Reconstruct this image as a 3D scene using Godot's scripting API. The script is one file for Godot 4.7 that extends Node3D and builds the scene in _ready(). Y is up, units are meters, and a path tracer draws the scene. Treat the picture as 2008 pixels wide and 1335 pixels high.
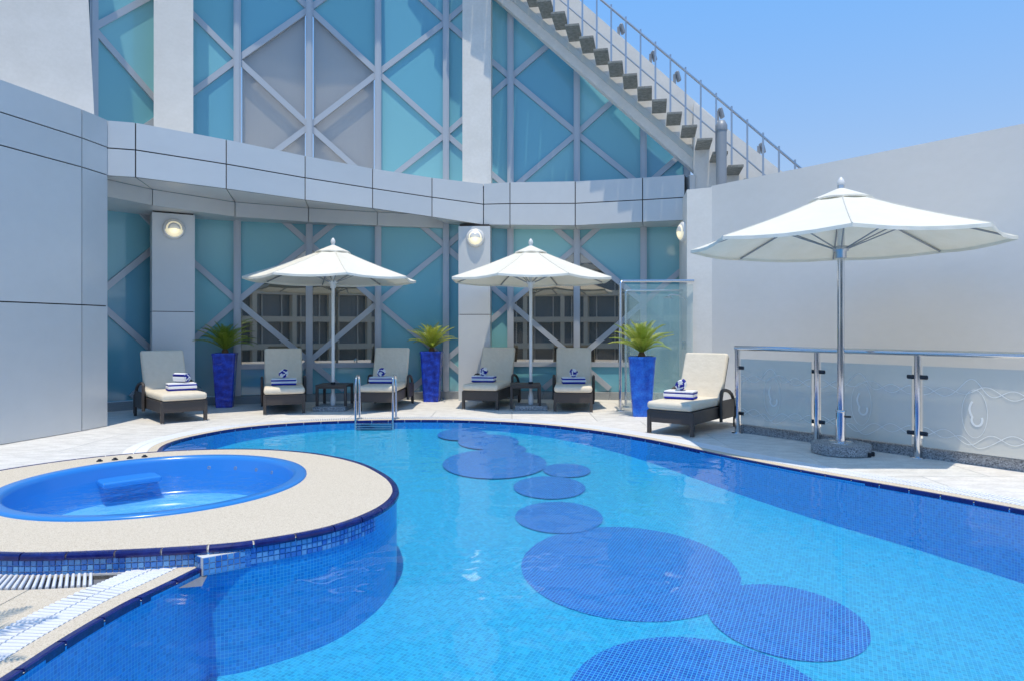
extends Node3D
# Rooftop hotel pool: plan coordinates are (x to the right, y up, d metres away from the lens).

class MB:
	var v := PackedVector3Array()
	var n := PackedVector3Array()
	var uv := PackedVector2Array()
	var col := PackedColorArray()
	var tint := Color.WHITE
	var colored := false

	func vert(p: Vector3, nn: Vector3, t := Vector2.ZERO) -> void:
		v.append(p)
		n.append(nn)
		uv.append(t)
		col.append(tint)

	func tri(a: Vector3, b: Vector3, c: Vector3, hint := Vector3.ZERO, ta := Vector2.ZERO, tb := Vector2.ZERO, tc := Vector2.ZERO) -> void:
		var nn := (c - a).cross(b - a)
		if nn.length() < 1e-12:
			return
		nn = nn.normalized()
		if hint != Vector3.ZERO and nn.dot(hint) < 0.0:
			vert(a, -nn, ta); vert(c, -nn, tc); vert(b, -nn, tb)
		else:
			vert(a, nn, ta); vert(b, nn, tb); vert(c, nn, tc)

	func quad(a: Vector3, b: Vector3, c: Vector3, d: Vector3, hint := Vector3.ZERO) -> void:
		tri(a, b, c, hint)
		tri(a, c, d, hint)

	func squad(p: Array, q: Array, t: Array) -> void:
		# smooth quad: four points, four normals, four uvs
		var nn: Vector3 = (p[2] - p[0]).cross(p[1] - p[0]) + (p[3] - p[0]).cross(p[2] - p[0])
		var order := [0, 1, 2, 0, 2, 3]
		if nn.dot(q[0] + q[1] + q[2] + q[3]) < 0.0:
			order = [0, 2, 1, 0, 3, 2]
		for k in order:
			vert(p[k], q[k], t[k])

	func box(c: Vector3, s: Vector3, b := Basis.IDENTITY) -> void:
		var h := s * 0.5
		for ax in 3:
			for sg in [-1.0, 1.0]:
				var nn := Vector3.ZERO
				nn[ax] = sg
				var i: int = (ax + 1) % 3
				var j: int = (ax + 2) % 3
				var q := []
				for e in [[-1, -1], [1, -1], [1, 1], [-1, 1]]:
					var p := Vector3.ZERO
					p[ax] = sg * h[ax]
					p[i] = e[0] * h[i]
					p[j] = e[1] * h[j]
					q.append(c + b * p)
				quad(q[0], q[1], q[2], q[3], b * nn)

	func rbox(c: Vector3, s: Vector3, r: float, k := 2, b := Basis.IDENTITY, puff := 0.0) -> void:
		var h := s * 0.5
		var inner := h - Vector3(r, r, r)
		for ax in 3:
			var i: int = (ax + 1) % 3
			var j: int = (ax + 2) % 3
			var ti := []
			var tj := []
			for e in k + 1:
				ti.append(-h[i] + r * (1.0 - cos(PI * 0.5 * e / k)))
				tj.append(-h[j] + r * (1.0 - cos(PI * 0.5 * e / k)))
			for e in 3:
				ti.append(lerpf(-inner[i], inner[i], (e + 1) / 4.0))
				tj.append(lerpf(-inner[j], inner[j], (e + 1) / 4.0))
			for e in k + 1:
				ti.append(inner[i] + r * sin(PI * 0.5 * e / k))
				tj.append(inner[j] + r * sin(PI * 0.5 * e / k))
			for sg in [-1.0, 1.0]:
				for a in ti.size() - 1:
					for bb in tj.size() - 1:
						var p := []
						var q := []
						for e in [[a, bb], [a + 1, bb], [a + 1, bb + 1], [a, bb + 1]]:
							var w := Vector3.ZERO
							w[ax] = sg * h[ax]
							w[i] = ti[e[0]]
							w[j] = tj[e[1]]
							var cl := Vector3(clampf(w.x, -inner.x, inner.x), clampf(w.y, -inner.y, inner.y), clampf(w.z, -inner.z, inner.z))
							var d := (w - cl)
							var nn := Vector3.ZERO
							nn[ax] = sg
							if d.length() > 1e-9:
								nn = d.normalized()
							var pos := cl + nn * r
							if puff > 0.0:
								var fx := 1.0 - pow(absf(pos.x / h.x), 2.0)
								var fz := 1.0 - pow(absf(pos.z / h.z), 4.0)
								pos.y += signf(pos.y) * puff * maxf(0.0, fx) * maxf(0.0, fz)
							p.append(c + b * pos)
							q.append((b * nn).normalized())
						var f := Vector2.ZERO
						squad(p, q, [f, f, f, f])

	func prism(poly: PackedVector2Array, o: Vector3, ax: Vector3, ay: Vector3, dv: Vector3, sides := true) -> void:
		# polygon in the plane (ax, ay) at o, thickened along dv
		var ids := Geometry2D.triangulate_polygon(poly)
		for k in range(0, ids.size(), 3):
			var a := o + ax * poly[ids[k]].x + ay * poly[ids[k]].y
			var b := o + ax * poly[ids[k + 1]].x + ay * poly[ids[k + 1]].y
			var c := o + ax * poly[ids[k + 2]].x + ay * poly[ids[k + 2]].y
			tri(a, b, c, -dv, poly[ids[k]], poly[ids[k + 1]], poly[ids[k + 2]])
			if dv.length() > 1e-6:
				tri(a + dv, b + dv, c + dv, dv, poly[ids[k]], poly[ids[k + 1]], poly[ids[k + 2]])
		if sides and dv.length() > 1e-6:
			var m := Vector2.ZERO
			for q in poly:
				m += q
			m /= poly.size()
			var cw := Geometry2D.is_polygon_clockwise(poly)
			for k in poly.size():
				var p0 := poly[k]
				var p1 := poly[(k + 1) % poly.size()]
				var e := p1 - p0
				var out := Vector2(e.y, -e.x)
				if cw:
					out = -out
				var a := o + ax * p0.x + ay * p0.y
				var b := o + ax * p1.x + ay * p1.y
				quad(a, b, b + dv, a + dv, ax * out.x + ay * out.y)

	func tube(pts: Array, r: float, sides := 8, r_end := -1.0, flat := 1.0) -> void:
		var m := pts.size()
		var fr := []
		var t0: Vector3 = (pts[1] - pts[0]).normalized()
		var u := t0.cross(Vector3.UP if absf(t0.y) < 0.9 else Vector3.RIGHT).normalized()
		var rings := []
		for k in m:
			var t: Vector3
			if k == 0:
				t = t0
			elif k == m - 1:
				t = (pts[k] - pts[k - 1]).normalized()
			else:
				t = ((pts[k + 1] - pts[k]).normalized() + (pts[k] - pts[k - 1]).normalized()).normalized()
			u = (u - t * u.dot(t)).normalized()
			var w := t.cross(u)
			var rr := r if r_end < 0.0 else lerpf(r, r_end, float(k) / (m - 1))
			var ring := []
			for s in sides:
				var an := TAU * s / sides
				var dd: Vector3 = u * cos(an) + w * sin(an) * flat
				ring.append([pts[k] + dd * rr, dd.normalized()])
			rings.append(ring)
		for k in m - 1:
			for s in sides:
				var s2 := (s + 1) % sides
				squad([rings[k][s][0], rings[k + 1][s][0], rings[k + 1][s2][0], rings[k][s2][0]], [rings[k][s][1], rings[k + 1][s][1], rings[k + 1][s2][1], rings[k][s2][1]], [Vector2(float(s) / sides, k), Vector2(float(s) / sides, k + 1), Vector2(float(s + 1) / sides, k + 1), Vector2(float(s + 1) / sides, k)])
		for s in range(1, sides - 1):
			tri(rings[0][0][0], rings[0][s][0], rings[0][s + 1][0], -t0)
			tri(rings[m - 1][0][0], rings[m - 1][s][0], rings[m - 1][s + 1][0], pts[m - 1] - pts[m - 2])

	func lathe(prof: Array, segs: int, c := Vector3.ZERO, smooth := true) -> void:
		# profile: Vector2(radius, height)
		var nr := []
		for k in prof.size():
			var a: Vector2 = prof[maxi(k - 1, 0)]
			var b: Vector2 = prof[mini(k + 1, prof.size() - 1)]
			var t := (b - a).normalized()
			nr.append(Vector2(t.y, -t.x))
		for k in prof.size() - 1:
			for s in segs:
				var p := []
				var q := []
				var t := []
				for e in [[k, s], [k + 1, s], [k + 1, s + 1], [k, s + 1]]:
					var an: float = TAU * e[1] / segs
					var rp: Vector2 = prof[e[0]]
					p.append(c + Vector3(cos(an) * rp.x, rp.y, sin(an) * rp.x))
					q.append(Vector3(cos(an) * nr[e[0]].x, nr[e[0]].y, sin(an) * nr[e[0]].x))
					t.append(Vector2(float(e[1]) / segs, float(e[0]) / prof.size()))
				if smooth:
					squad(p, q, t)
				else:
					var hint: Vector3 = q[0] + q[2]
					tri(p[0], p[1], p[2], hint, t[0], t[1], t[2])
					tri(p[0], p[2], p[3], hint, t[0], t[2], t[3])

	func mesh() -> ArrayMesh:
		var am := ArrayMesh.new()
		if v.size() == 0:
			return am
		var arr := []
		arr.resize(Mesh.ARRAY_MAX)
		arr[Mesh.ARRAY_VERTEX] = v
		arr[Mesh.ARRAY_NORMAL] = n
		arr[Mesh.ARRAY_TEX_UV] = uv
		if colored:
			arr[Mesh.ARRAY_COLOR] = col
		am.add_surface_from_arrays(Mesh.PRIMITIVE_TRIANGLES, arr)
		return am

var M := {}
var taken := {}
var rng := RandomNumberGenerator.new()

func P(x: float, y: float, d: float) -> Vector3:
	return Vector3(x, y, -d)

func srgb(r: float, g: float, b: float, a := 1.0) -> Color:
	return Color(r / 255.0, g / 255.0, b / 255.0, a)

func numbered(called: String) -> String:
	if not taken.has(called):
		taken[called] = 0
		return called
	taken[called] += 1
	return "%s_%03d" % [called, taken[called]]

func describe(o: Node3D, label: String, category: String, group := "") -> void:
	o.set_meta("label", label)
	o.set_meta("category", category)
	if group != "":
		o.set_meta("group", group)

func thing(called: String, label: String, category: String, at := Vector3.ZERO, turn := 0.0, group := "") -> Node3D:
	var o := Node3D.new()
	o.name = numbered(called)
	add_child(o)
	o.position = at
	o.rotation.y = turn
	describe(o, label, category, group)
	return o

func node_of(mesh: Mesh, called: String, m: Material, parent: Node, at := Vector3.ZERO, turn := 0.0) -> MeshInstance3D:
	var o := MeshInstance3D.new()
	o.name = called
	o.mesh = mesh
	o.material_override = m
	parent.add_child(o, true)
	o.position = at
	o.rotation.y = turn
	return o

func part(mb: MB, called: String, m: Material, parent: Node, at := Vector3.ZERO) -> MeshInstance3D:
	return node_of(mb.mesh(), called, m, parent, at)

func wpart(mb: MB, called: String, m: Material, parent: Node3D) -> MeshInstance3D:
	# shape given in place: set off against where the thing stands
	return node_of(mb.mesh(), called, m, parent, -parent.position)

func setting(mb: MB, called: String, m: Material) -> MeshInstance3D:
	var o := node_of(mb.mesh(), called, m, self)
	o.set_meta("kind", "structure")
	return o

func curve_through(pts: Array, closed: bool, seg: int) -> PackedVector2Array:
	var out := PackedVector2Array()
	var m := pts.size()
	var last := m if closed else m - 1
	for k in last:
		var p0: Vector2 = pts[(k - 1 + m) % m] if closed or k > 0 else pts[0]
		var p1: Vector2 = pts[k]
		var p2: Vector2 = pts[(k + 1) % m]
		var p3: Vector2 = pts[(k + 2) % m] if closed or k + 2 < m else pts[m - 1]
		for s in seg:
			var t := float(s) / seg
			out.append(0.5 * ((2.0 * p1) + (p2 - p0) * t + (2.0 * p0 - 5.0 * p1 + 4.0 * p2 - p3) * t * t + (3.0 * p1 - p0 - 3.0 * p2 + p3) * t * t * t))
	if not closed:
		out.append(pts[m - 1])
	return out

func resample(pts: PackedVector2Array, step: float) -> PackedVector2Array:
	var out := PackedVector2Array([pts[0]])
	var left := step
	for k in pts.size() - 1:
		var a := pts[k]
		var b := pts[k + 1]
		var l := a.distance_to(b)
		var at := 0.0
		while l - at >= left:
			at += left
			out.append(a.lerp(b, at / l))
			left = step
		left -= l - at
	return out

func lefts(pts: PackedVector2Array) -> PackedVector2Array:
	var out := PackedVector2Array()
	for k in pts.size():
		var t := (pts[mini(k + 1, pts.size() - 1)] - pts[maxi(k - 1, 0)]).normalized()
		out.append(Vector2(-t.y, t.x))
	return out

func shifted(pts: PackedVector2Array, by: float) -> PackedVector2Array:
	var nn := lefts(pts)
	var out := PackedVector2Array()
	for k in pts.size():
		out.append(pts[k] + nn[k] * by)
	return out

# ---------------------------------------------------------------- materials

func tex(im: Image) -> ImageTexture:
	return ImageTexture.create_from_image(im)

func noise_of(sd: int, freq: float, octaves := 4) -> FastNoiseLite:
	var f := FastNoiseLite.new()
	f.seed = sd
	f.frequency = freq
	f.noise_type = FastNoiseLite.TYPE_SIMPLEX_SMOOTH
	f.fractal_octaves = octaves
	return f

func noise_image(sd: int, freq: float, size: int, octaves := 4) -> Image:
	return noise_of(sd, freq, octaves).get_seamless_image(size, size)

func blend_noise(size: int, dark: Color, light: Color, sd: int, coarse: float, fine: float, speck := 0.0, stretch := 1) -> Image:
	var a := noise_image(sd, coarse, size, 4)
	var b := noise_image(sd + 7, fine, size, 2)
	var im := Image.create(size, size, false, Image.FORMAT_RGB8)
	var r := RandomNumberGenerator.new()
	r.seed = sd * 31 + 5
	for y in size:
		for x in size:
			var k := 0.6 * a.get_pixel(x, (y * stretch) % size).r + 0.4 * b.get_pixel(x, y).r
			k = clampf((k - 0.5) * 1.7 + 0.5 + (r.randf() - 0.5) * speck, 0.0, 1.0)
			im.set_pixel(x, y, dark.lerp(light, k))
	return im

func granite_image(size: int, sd: int, base: Color, cols: Array, share: float) -> Image:
	var im := Image.create(size, size, false, Image.FORMAT_RGB8)
	var r := RandomNumberGenerator.new()
	r.seed = sd
	im.fill(base)
	for k in int(size * size * share / 6.0):
		var c: Color = cols[r.randi() % cols.size()]
		var w := r.randi_range(1, 4)
		var h := r.randi_range(1, 4)
		im.fill_rect(Rect2i(r.randi() % size, r.randi() % size, w, h), c)
	return im

func mosaic_image(count: int, px: int, sd: int, cols: Array, grout: Color, joint: int) -> Image:
	var size := count * px
	var im := Image.create(size, size, false, Image.FORMAT_RGB8)
	im.fill(grout)
	var r := RandomNumberGenerator.new()
	r.seed = sd
	for j in count:
		for i in count:
			var c: Color = cols[r.randi() % cols.size()]
			var k := r.randf_range(0.96, 1.04)
			c = Color(minf(c.r * k, 1.0), minf(c.g * k, 1.0), minf(c.b * k, 1.0))
			im.fill_rect(Rect2i(i * px, j * px, px - joint, px - joint), c)
	return im

func stone(im: Image, metres: float, rough: float, bump: Image = null, bump_cm := 0.1) -> StandardMaterial3D:
	var m := StandardMaterial3D.new()
	m.albedo_texture = tex(im)
	m.roughness = rough
	m.uv1_triplanar = true
	m.uv1_world_triplanar = true
	m.uv1_scale = Vector3.ONE / metres
	m.texture_filter = BaseMaterial3D.TEXTURE_FILTER_LINEAR
	if bump:
		m.heightmap_enabled = true
		m.heightmap_texture = tex(bump)
		m.heightmap_scale = bump_cm
	return m

func plain(c: Color, rough: float, metal := 0.0, spec := 0.5) -> StandardMaterial3D:
	var m := StandardMaterial3D.new()
	m.albedo_color = c
	m.roughness = rough
	m.metallic = metal
	m.metallic_specular = spec
	return m

func pane(c: Color, alpha: float, rough := 0.02, spec := 0.5) -> StandardMaterial3D:
	var m := StandardMaterial3D.new()
	m.transparency = BaseMaterial3D.TRANSPARENCY_ALPHA
	m.albedo_color = Color(c.r, c.g, c.b, alpha)
	m.roughness = rough
	m.metallic_specular = spec
	return m

func make_materials() -> void:
	var soft := noise_image(11, 0.012, 512, 4)
	var grit := noise_image(12, 0.12, 512, 3)
	M.deck = stone(blend_noise(512, srgb(206, 204, 199), srgb(232, 230, 225), 21, 0.010, 0.09, 0.22, 2), 1.7, 0.72, grit, 0.12)
	M.deck_pale = stone(blend_noise(512, srgb(211, 208, 203), srgb(236, 233, 228), 23, 0.012, 0.09, 0.22, 2), 1.9, 0.72, grit, 0.12)
	M.bed = plain(srgb(120, 117, 112), 0.95)
	M.beige = stone(granite_image(512, 31, srgb(216, 204, 182), [srgb(198, 184, 160), srgb(228, 218, 200), srgb(184, 170, 148), srgb(222, 208, 190)], 0.75), 0.62, 0.8, grit, 0.05)
	M.granite = stone(granite_image(512, 37, srgb(160, 162, 164), [srgb(84, 86, 92), srgb(172, 174, 178), srgb(96, 98, 104), srgb(206, 208, 212)], 0.9), 1.5, 0.55)
	M.kerb = stone(granite_image(512, 41, srgb(150, 155, 158), [srgb(128, 133, 137), srgb(168, 172, 174)], 0.5), 0.5, 0.6)
	M.plaster = stone(blend_noise(512, srgb(226, 223, 216), srgb(236, 233, 227), 43, 0.008, 0.06, 0.05), 2.4, 0.88, grit, 0.08)
	M.wall = stone(blend_noise(512, srgb(224, 221, 215), srgb(229, 226, 221), 47, 0.007, 0.05, 0.03), 3.6, 0.85, grit, 0.06)
	M.panel = stone(blend_noise(256, srgb(211, 213, 213), srgb(215, 217, 217), 53, 0.012, 0.04, 0.02), 2.2, 0.34)
	M.panel.metallic = 0.2
	M.panel_b = stone(blend_noise(256, srgb(206, 209, 210), srgb(210, 213, 214), 57, 0.012, 0.04, 0.02), 2.6, 0.32)
	M.panel_b.metallic = 0.2
	M.joint = plain(srgb(52, 46, 46), 0.9)
	M.mullion = plain(srgb(186, 192, 199), 0.38, 0.2)
	M.steel = plain(srgb(214, 216, 220), 0.10, 1.0)
	M.steel_soft = plain(srgb(186, 190, 196), 0.3, 0.9)
	M.grey_metal = plain(srgb(150, 155, 160), 0.5, 0.3)
	M.tread = stone(blend_noise(256, srgb(112, 114, 110), srgb(150, 152, 146), 59, 0.03, 0.12, 0.2), 0.8, 0.8)
	M.stringer = plain(srgb(198, 205, 203), 0.6)
	M.dark = plain(srgb(34, 35, 40), 0.6)
	for k in 7:
		var t: StandardMaterial3D = plain([srgb(128, 192, 204), srgb(112, 180, 198), srgb(138, 199, 206), srgb(120, 187, 199), srgb(106, 172, 194), srgb(132, 194, 202), srgb(116, 182, 194)][k], [0.10, 0.14, 0.08, 0.16, 0.07, 0.12, 0.2][k], 0.0, 0.68)
		M["teal%d" % k] = t
	M.clear = pane(srgb(176, 170, 160), 0.03, 0.01, 0.9)
	M.clear.metallic = 0.85
	M.clear_high = pane(srgb(200, 205, 215), 0.06, 0.02, 0.5)
	M.shower_glass = pane(srgb(190, 225, 225), 0.14, 0.02, 0.5)
	M.rail_glass = pane(srgb(228, 227, 217), 0.84, 0.06, 0.55)
	M.etch = plain(srgb(246, 247, 243), 0.5)
	M.room = plain(srgb(78, 76, 76), 0.9)
	M.curtain = plain(srgb(178, 168, 150), 0.9)
	var bl := Image.create(64, 64, false, Image.FORMAT_RGB8)
	for y in 64:
		for x in 64:
			var k := 0.97 + 0.03 * float((x / 2) % 2)
			bl.set_pixel(x, y, Color(0.74 * k, 0.735 * k, 0.72 * k))
	M.blind = stone(bl, 0.5, 0.9)
	# pool tiles: each 33 mm with a pale joint
	M.tile_floor = StandardMaterial3D.new()
	M.tile_floor.albedo_texture = tex(mosaic_image(32, 16, 61, [srgb(20, 154, 204), srgb(25, 161, 209), srgb(17, 147, 200), srgb(30, 168, 213)], srgb(78, 186, 218), 2))
	M.tile_floor.roughness = 0.35
	M.tile_dark = StandardMaterial3D.new()
	M.tile_dark.albedo_texture = tex(mosaic_image(32, 16, 67, [srgb(8, 78, 178), srgb(12, 88, 186), srgb(7, 70, 170), srgb(16, 96, 192)], srgb(74, 170, 218), 3))
	M.tile_dark.roughness = 0.35
	M.tile_wall = StandardMaterial3D.new()
	M.tile_wall.albedo_texture = tex(mosaic_image(32, 16, 71, [srgb(16, 138, 218), srgb(20, 144, 222), srgb(13, 132, 214), srgb(24, 148, 224)], srgb(86, 184, 230), 2))
	M.tile_wall.roughness = 0.3
	for k in 4:
		M["chip%d" % k] = plain([srgb(70, 132, 206), srgb(90, 150, 214), srgb(56, 116, 198), srgb(106, 164, 218)][k], 0.18)
	M.grout = plain(srgb(214, 218, 218), 0.9)
	M.nosing = stone(blend_noise(256, srgb(12, 20, 84), srgb(32, 46, 124), 73, 0.02, 0.12, 0.15), 0.5, 0.18)
	M.slat = plain(srgb(232, 234, 238), 0.5)
	M.gutter = plain(srgb(120, 124, 132), 0.8)
	M.shell = plain(srgb(44, 134, 216), 0.2)
	M.shell_low = plain(srgb(112, 200, 242), 0.3)
	M.shell.clearcoat_enabled = true
	M.shell.clearcoat = 0.4
	var w1 := noise_image(81, 0.010, 512, 3)
	M.water = pane(srgb(40, 140, 210), 0.01, 0.02, 0.35)
	M.water.heightmap_enabled = true
	M.water.heightmap_texture = tex(w1)
	M.water.heightmap_scale = 0.6
	M.water.uv1_triplanar = true
	M.water.uv1_world_triplanar = true
	M.water.uv1_scale = Vector3.ONE / 3.1
	M.tub_water = M.water.duplicate()
	M.tub_water.albedo_color = Color(0.20, 0.60, 0.92, 0.12)
	M.tub_water.heightmap_scale = 2.2
	M.tub_water.uv1_scale = Vector3.ONE / 1.3
	# furniture
	var wv := Image.create(64, 64, false, Image.FORMAT_RGB8)
	var r := RandomNumberGenerator.new()
	r.seed = 5
	for y in 64:
		for x in 64:
			var over := ((x / 8) + (y / 4)) % 2 == 0
			var k := (1.0 if over else 0.72) * (0.92 + 0.16 * r.randf())
			if y % 4 == 3 or (x % 8 == 7 and not over):
				k *= 0.55
			wv.set_pixel(x, y, Color(0.36 * k, 0.335 * k, 0.325 * k))
	M.rattan = StandardMaterial3D.new()
	M.rattan.albedo_texture = tex(wv)
	M.rattan.uv1_triplanar = true
	M.rattan.uv1_scale = Vector3.ONE / 0.11
	M.rattan.roughness = 0.5
	M.rattan.heightmap_enabled = true
	M.rattan.heightmap_texture = M.rattan.albedo_texture
	M.rattan.heightmap_scale = 0.25
	M.cushion = stone(blend_noise(256, srgb(226, 215, 194), srgb(235, 225, 206), 91, 0.02, 0.2, 0.2), 0.5, 0.92, noise_image(92, 0.02, 256, 3), 0.5)
	M.cap = plain(srgb(220, 222, 224), 0.3)
	M.towel = stone(blend_noise(128, srgb(232, 234, 238), srgb(246, 247, 250), 93, 0.05, 0.3, 0.5), 0.15, 0.98, noise_image(94, 0.2, 128, 2), 0.3)
	M.towel_blue = stone(blend_noise(128, srgb(26, 36, 150), srgb(44, 58, 176), 95, 0.05, 0.3, 0.5), 0.15, 0.98, noise_image(94, 0.2, 128, 2), 0.3)
	M.canvas = stone(blend_noise(256, srgb(237, 233, 219), srgb(244, 241, 230), 97, 0.01, 0.25, 0.25), 0.8, 0.9, noise_image(98, 0.012, 256, 2), 0.8)
	M.canvas.backlight_enabled = true
	M.canvas.backlight = Color(0.5, 0.5, 0.46)
	M.white_metal = plain(srgb(226, 227, 226), 0.3)
	M.glaze = stone(blend_noise(512, srgb(8, 28, 126), srgb(34, 84, 224), 101, 0.012, 0.08, 0.3, 1), 0.9, 0.08, soft, 0.5)
	M.glaze.clearcoat_enabled = true
	M.glaze.clearcoat = 0.6
	M.glaze_pale = stone(blend_noise(512, srgb(14, 74, 186), srgb(48, 128, 230), 103, 0.008, 0.05, 0.2, 1), 0.9, 0.08, soft, 0.5)
	M.glaze_pale.clearcoat_enabled = true
	M.glaze_pale.clearcoat = 0.6
	M.soil = stone(blend_noise(128, srgb(60, 46, 36), srgb(110, 90, 70), 105, 0.05, 0.3, 0.5), 0.3, 1.0)
	M.bark = stone(blend_noise(128, srgb(84, 60, 40), srgb(140, 108, 72), 107, 0.05, 0.3, 0.5), 0.2, 1.0)
	for k in 3:
		var lf: StandardMaterial3D = plain([srgb(112, 138, 48), srgb(146, 164, 58), srgb(180, 184, 80)][k], 0.45)
		lf.backlight_enabled = true
		lf.backlight = Color(0.35, 0.42, 0.12)
		M["leaf%d" % k] = lf
	M.lamp_glass = plain(srgb(236, 232, 216), 0.25)
	M.lamp_glass.emission_enabled = true
	M.lamp_glass.emission = Color(1.0, 0.93, 0.72)
	M.lamp_glass.emission_energy_multiplier = 0.45
	M.far_stone = plain(srgb(232, 222, 204), 0.85)
	M.far_glass = plain(srgb(124, 140, 152), 0.12, 0.0, 0.6)

# ---------------------------------------------------------------- pool, deck, hot tub
const TUB := Vector2(-2.95, 5.72)
const TUB_R := 1.18
const WATER_Y := -0.015
const STEP_Y := 0.12
var edge := PackedVector2Array()      # free pool edge, platform back round the far side to the tip beside the tub
var arc := PackedVector2Array()       # tub wall that the pool water touches
var plat := PackedVector2Array()      # outline of the tub platform
var pool := PackedVector2Array()

func floor_y(d: float) -> float:
	return -(1.0 - 0.084 * clampf(d, -2.0, 10.4))

func outlines() -> void:
	var pl := [Vector2(-1.79, 4.035), Vector2(-1.5, 4.16), Vector2(-1.175, 4.42), Vector2(-0.97, 4.80), Vector2(-0.90, 5.2), Vector2(-0.955, 5.6), Vector2(-1.14, 6.05), Vector2(-1.5, 6.6), Vector2(-2.05, 7.06), Vector2(-2.7, 7.3), Vector2(-3.35, 7.27), Vector2(-4.0, 7.0), Vector2(-4.5, 6.5), Vector2(-4.8, 5.8), Vector2(-4.78, 5.1), Vector2(-4.45, 4.5), Vector2(-3.8, 4.06), Vector2(-2.92, 3.9), Vector2(-2.36, 3.93)]
	plat = curve_through(pl, true, 10)
	arc = PackedVector2Array()
	for k in 101:
		arc.append(plat[k])
	var ed := [plat[100], Vector2(-3.78, 7.44), Vector2(-4.05, 7.9), Vector2(-4.18, 8.4), Vector2(-4.12, 8.97), Vector2(-3.8, 9.68), Vector2(-3.12, 10.18), Vector2(-2.3, 10.42), Vector2(-1.25, 10.49), Vector2(-0.42, 10.35), Vector2(0.34, 10.03), Vector2(1.06, 9.45), Vector2(1.74, 8.6), Vector2(2.42, 7.42), Vector2(2.96, 6.6), Vector2(3.5, 5.9), Vector2(4.0, 5.15), Vector2(4.5, 4.2), Vector2(4.8, 3.0), Vector2(4.75, 1.7), Vector2(4.2, 0.9), Vector2(3.0, 0.72), Vector2(0.5, 0.7), Vector2(-1.2, 0.75), Vector2(-1.85, 1.1), Vector2(-2.05, 1.7), Vector2(-2.03, 2.3), Vector2(-2.0, 2.75), Vector2(-1.985, 3.1), Vector2(-1.94, 3.46), Vector2(-1.87, 3.72), plat[0]]
	edge = resample(curve_through(ed, false, 16), 0.05)
	edge.append(plat[0])
	pool = PackedVector2Array()
	for p in edge:
		pool.append(p)
	for k in range(1, arc.size() - 1):
		pool.append(arc[k])

func band(line: PackedVector2Array, d0: float, y0: float, d1: float, y1: float, mb: MB, from := 0, to := -1) -> void:
	var a := shifted(line, d0)
	var b := shifted(line, d1)
	if to < 0:
		to = line.size() - 1
	for k in range(from, to):
		mb.quad(P(a[k].x, y0, a[k].y), P(b[k].x, y1, b[k].y), P(b[k + 1].x, y1, b[k + 1].y), P(a[k + 1].x, y0, a[k + 1].y), Vector3.UP)

func wall_down(line: PackedVector2Array, y_top: float, mb: MB) -> void:
	var run := 0.0
	for k in line.size() - 1:
		var a := line[k]
		var b := line[k + 1]
		var l := a.distance_to(b)
		var ya := floor_y(a.y) - 0.02
		var yb := floor_y(b.y) - 0.02
		var t := Vector2(b - a).normalized()
		var hint := Vector3(t.y, 0, t.x)
		var pa := P(a.x, y_top, a.y)
		var pb := P(b.x, y_top, b.y)
		var qa := P(a.x, ya, a.y)
		var qb := P(b.x, yb, b.y)
		var s := 1.0 / 0.68
		mb.tri(pa, pb, qb, hint, Vector2(run, -y_top) * s, Vector2(run + l, -y_top) * s, Vector2(run + l, -yb) * s)
		mb.tri(pa, qb, qa, hint, Vector2(run, -y_top) * s, Vector2(run + l, -yb) * s, Vector2(run, -ya) * s)
		run += l

func floor_piece(poly: PackedVector2Array, lift: float, mb: MB, turn: float) -> void:
	var ids := Geometry2D.triangulate_polygon(poly)
	for k in range(0, ids.size(), 3):
		var q := []
		var t := []
		for e in 3:
			var p := poly[ids[k + e]]
			q.append(P(p.x, floor_y(p.y) + lift, p.y))
			t.append(p.rotated(turn) / 0.8)
		mb.tri(q[0], q[1], q[2], Vector3.UP, t[0], t[1], t[2])

func slat_row(line: PackedVector2Array, pitch: float, rows: Array, y: float) -> Array:
	# transforms of grate bars laid across a line
	var out := []
	var pts := resample(line, pitch)
	var nn := lefts(pts)
	for k in pts.size():
		for r in rows:
			var c: Vector2 = pts[k] + nn[k] * (r[0] + r[1]) * 0.5
			var xa := Vector3(nn[k].x, 0, -nn[k].y)
			out.append([Transform3D(Basis(xa, Vector3.UP, xa.cross(Vector3.UP)), P(c.x, y, c.y)), c])
	return out

func slat_mesh(length: float, w := 0.012) -> ArrayMesh:
	var mb := MB.new()
	var h := 0.010
	var l := length * 0.5
	var sec := [Vector2(-w, -h), Vector2(-w, h * 0.5), Vector2(-w * 0.6, h), Vector2(w * 0.6, h), Vector2(w, h * 0.5), Vector2(w, -h)]
	for k in sec.size():
		var a: Vector2 = sec[k]
		var b: Vector2 = sec[(k + 1) % sec.size()]
		var nn := Vector2(a.y - b.y, b.x - a.x) * -1.0
		mb.quad(Vector3(-l, a.y, a.x), Vector3(l, a.y, a.x), Vector3(l, b.y, b.x), Vector3(-l, b.y, b.x), Vector3(0, -nn.y, -nn.x) if nn.dot(a + b) < 0 else Vector3(0, nn.y, nn.x))
	for s in [-1.0, 1.0]:
		for k in range(1, sec.size() - 1):
			mb.tri(Vector3(s * l, sec[0].y, sec[0].x), Vector3(s * l, sec[k].y, sec[k].x), Vector3(s * l, sec[k + 1].y, sec[k + 1].x), Vector3(s, 0, 0))
	return mb.mesh()

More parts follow.
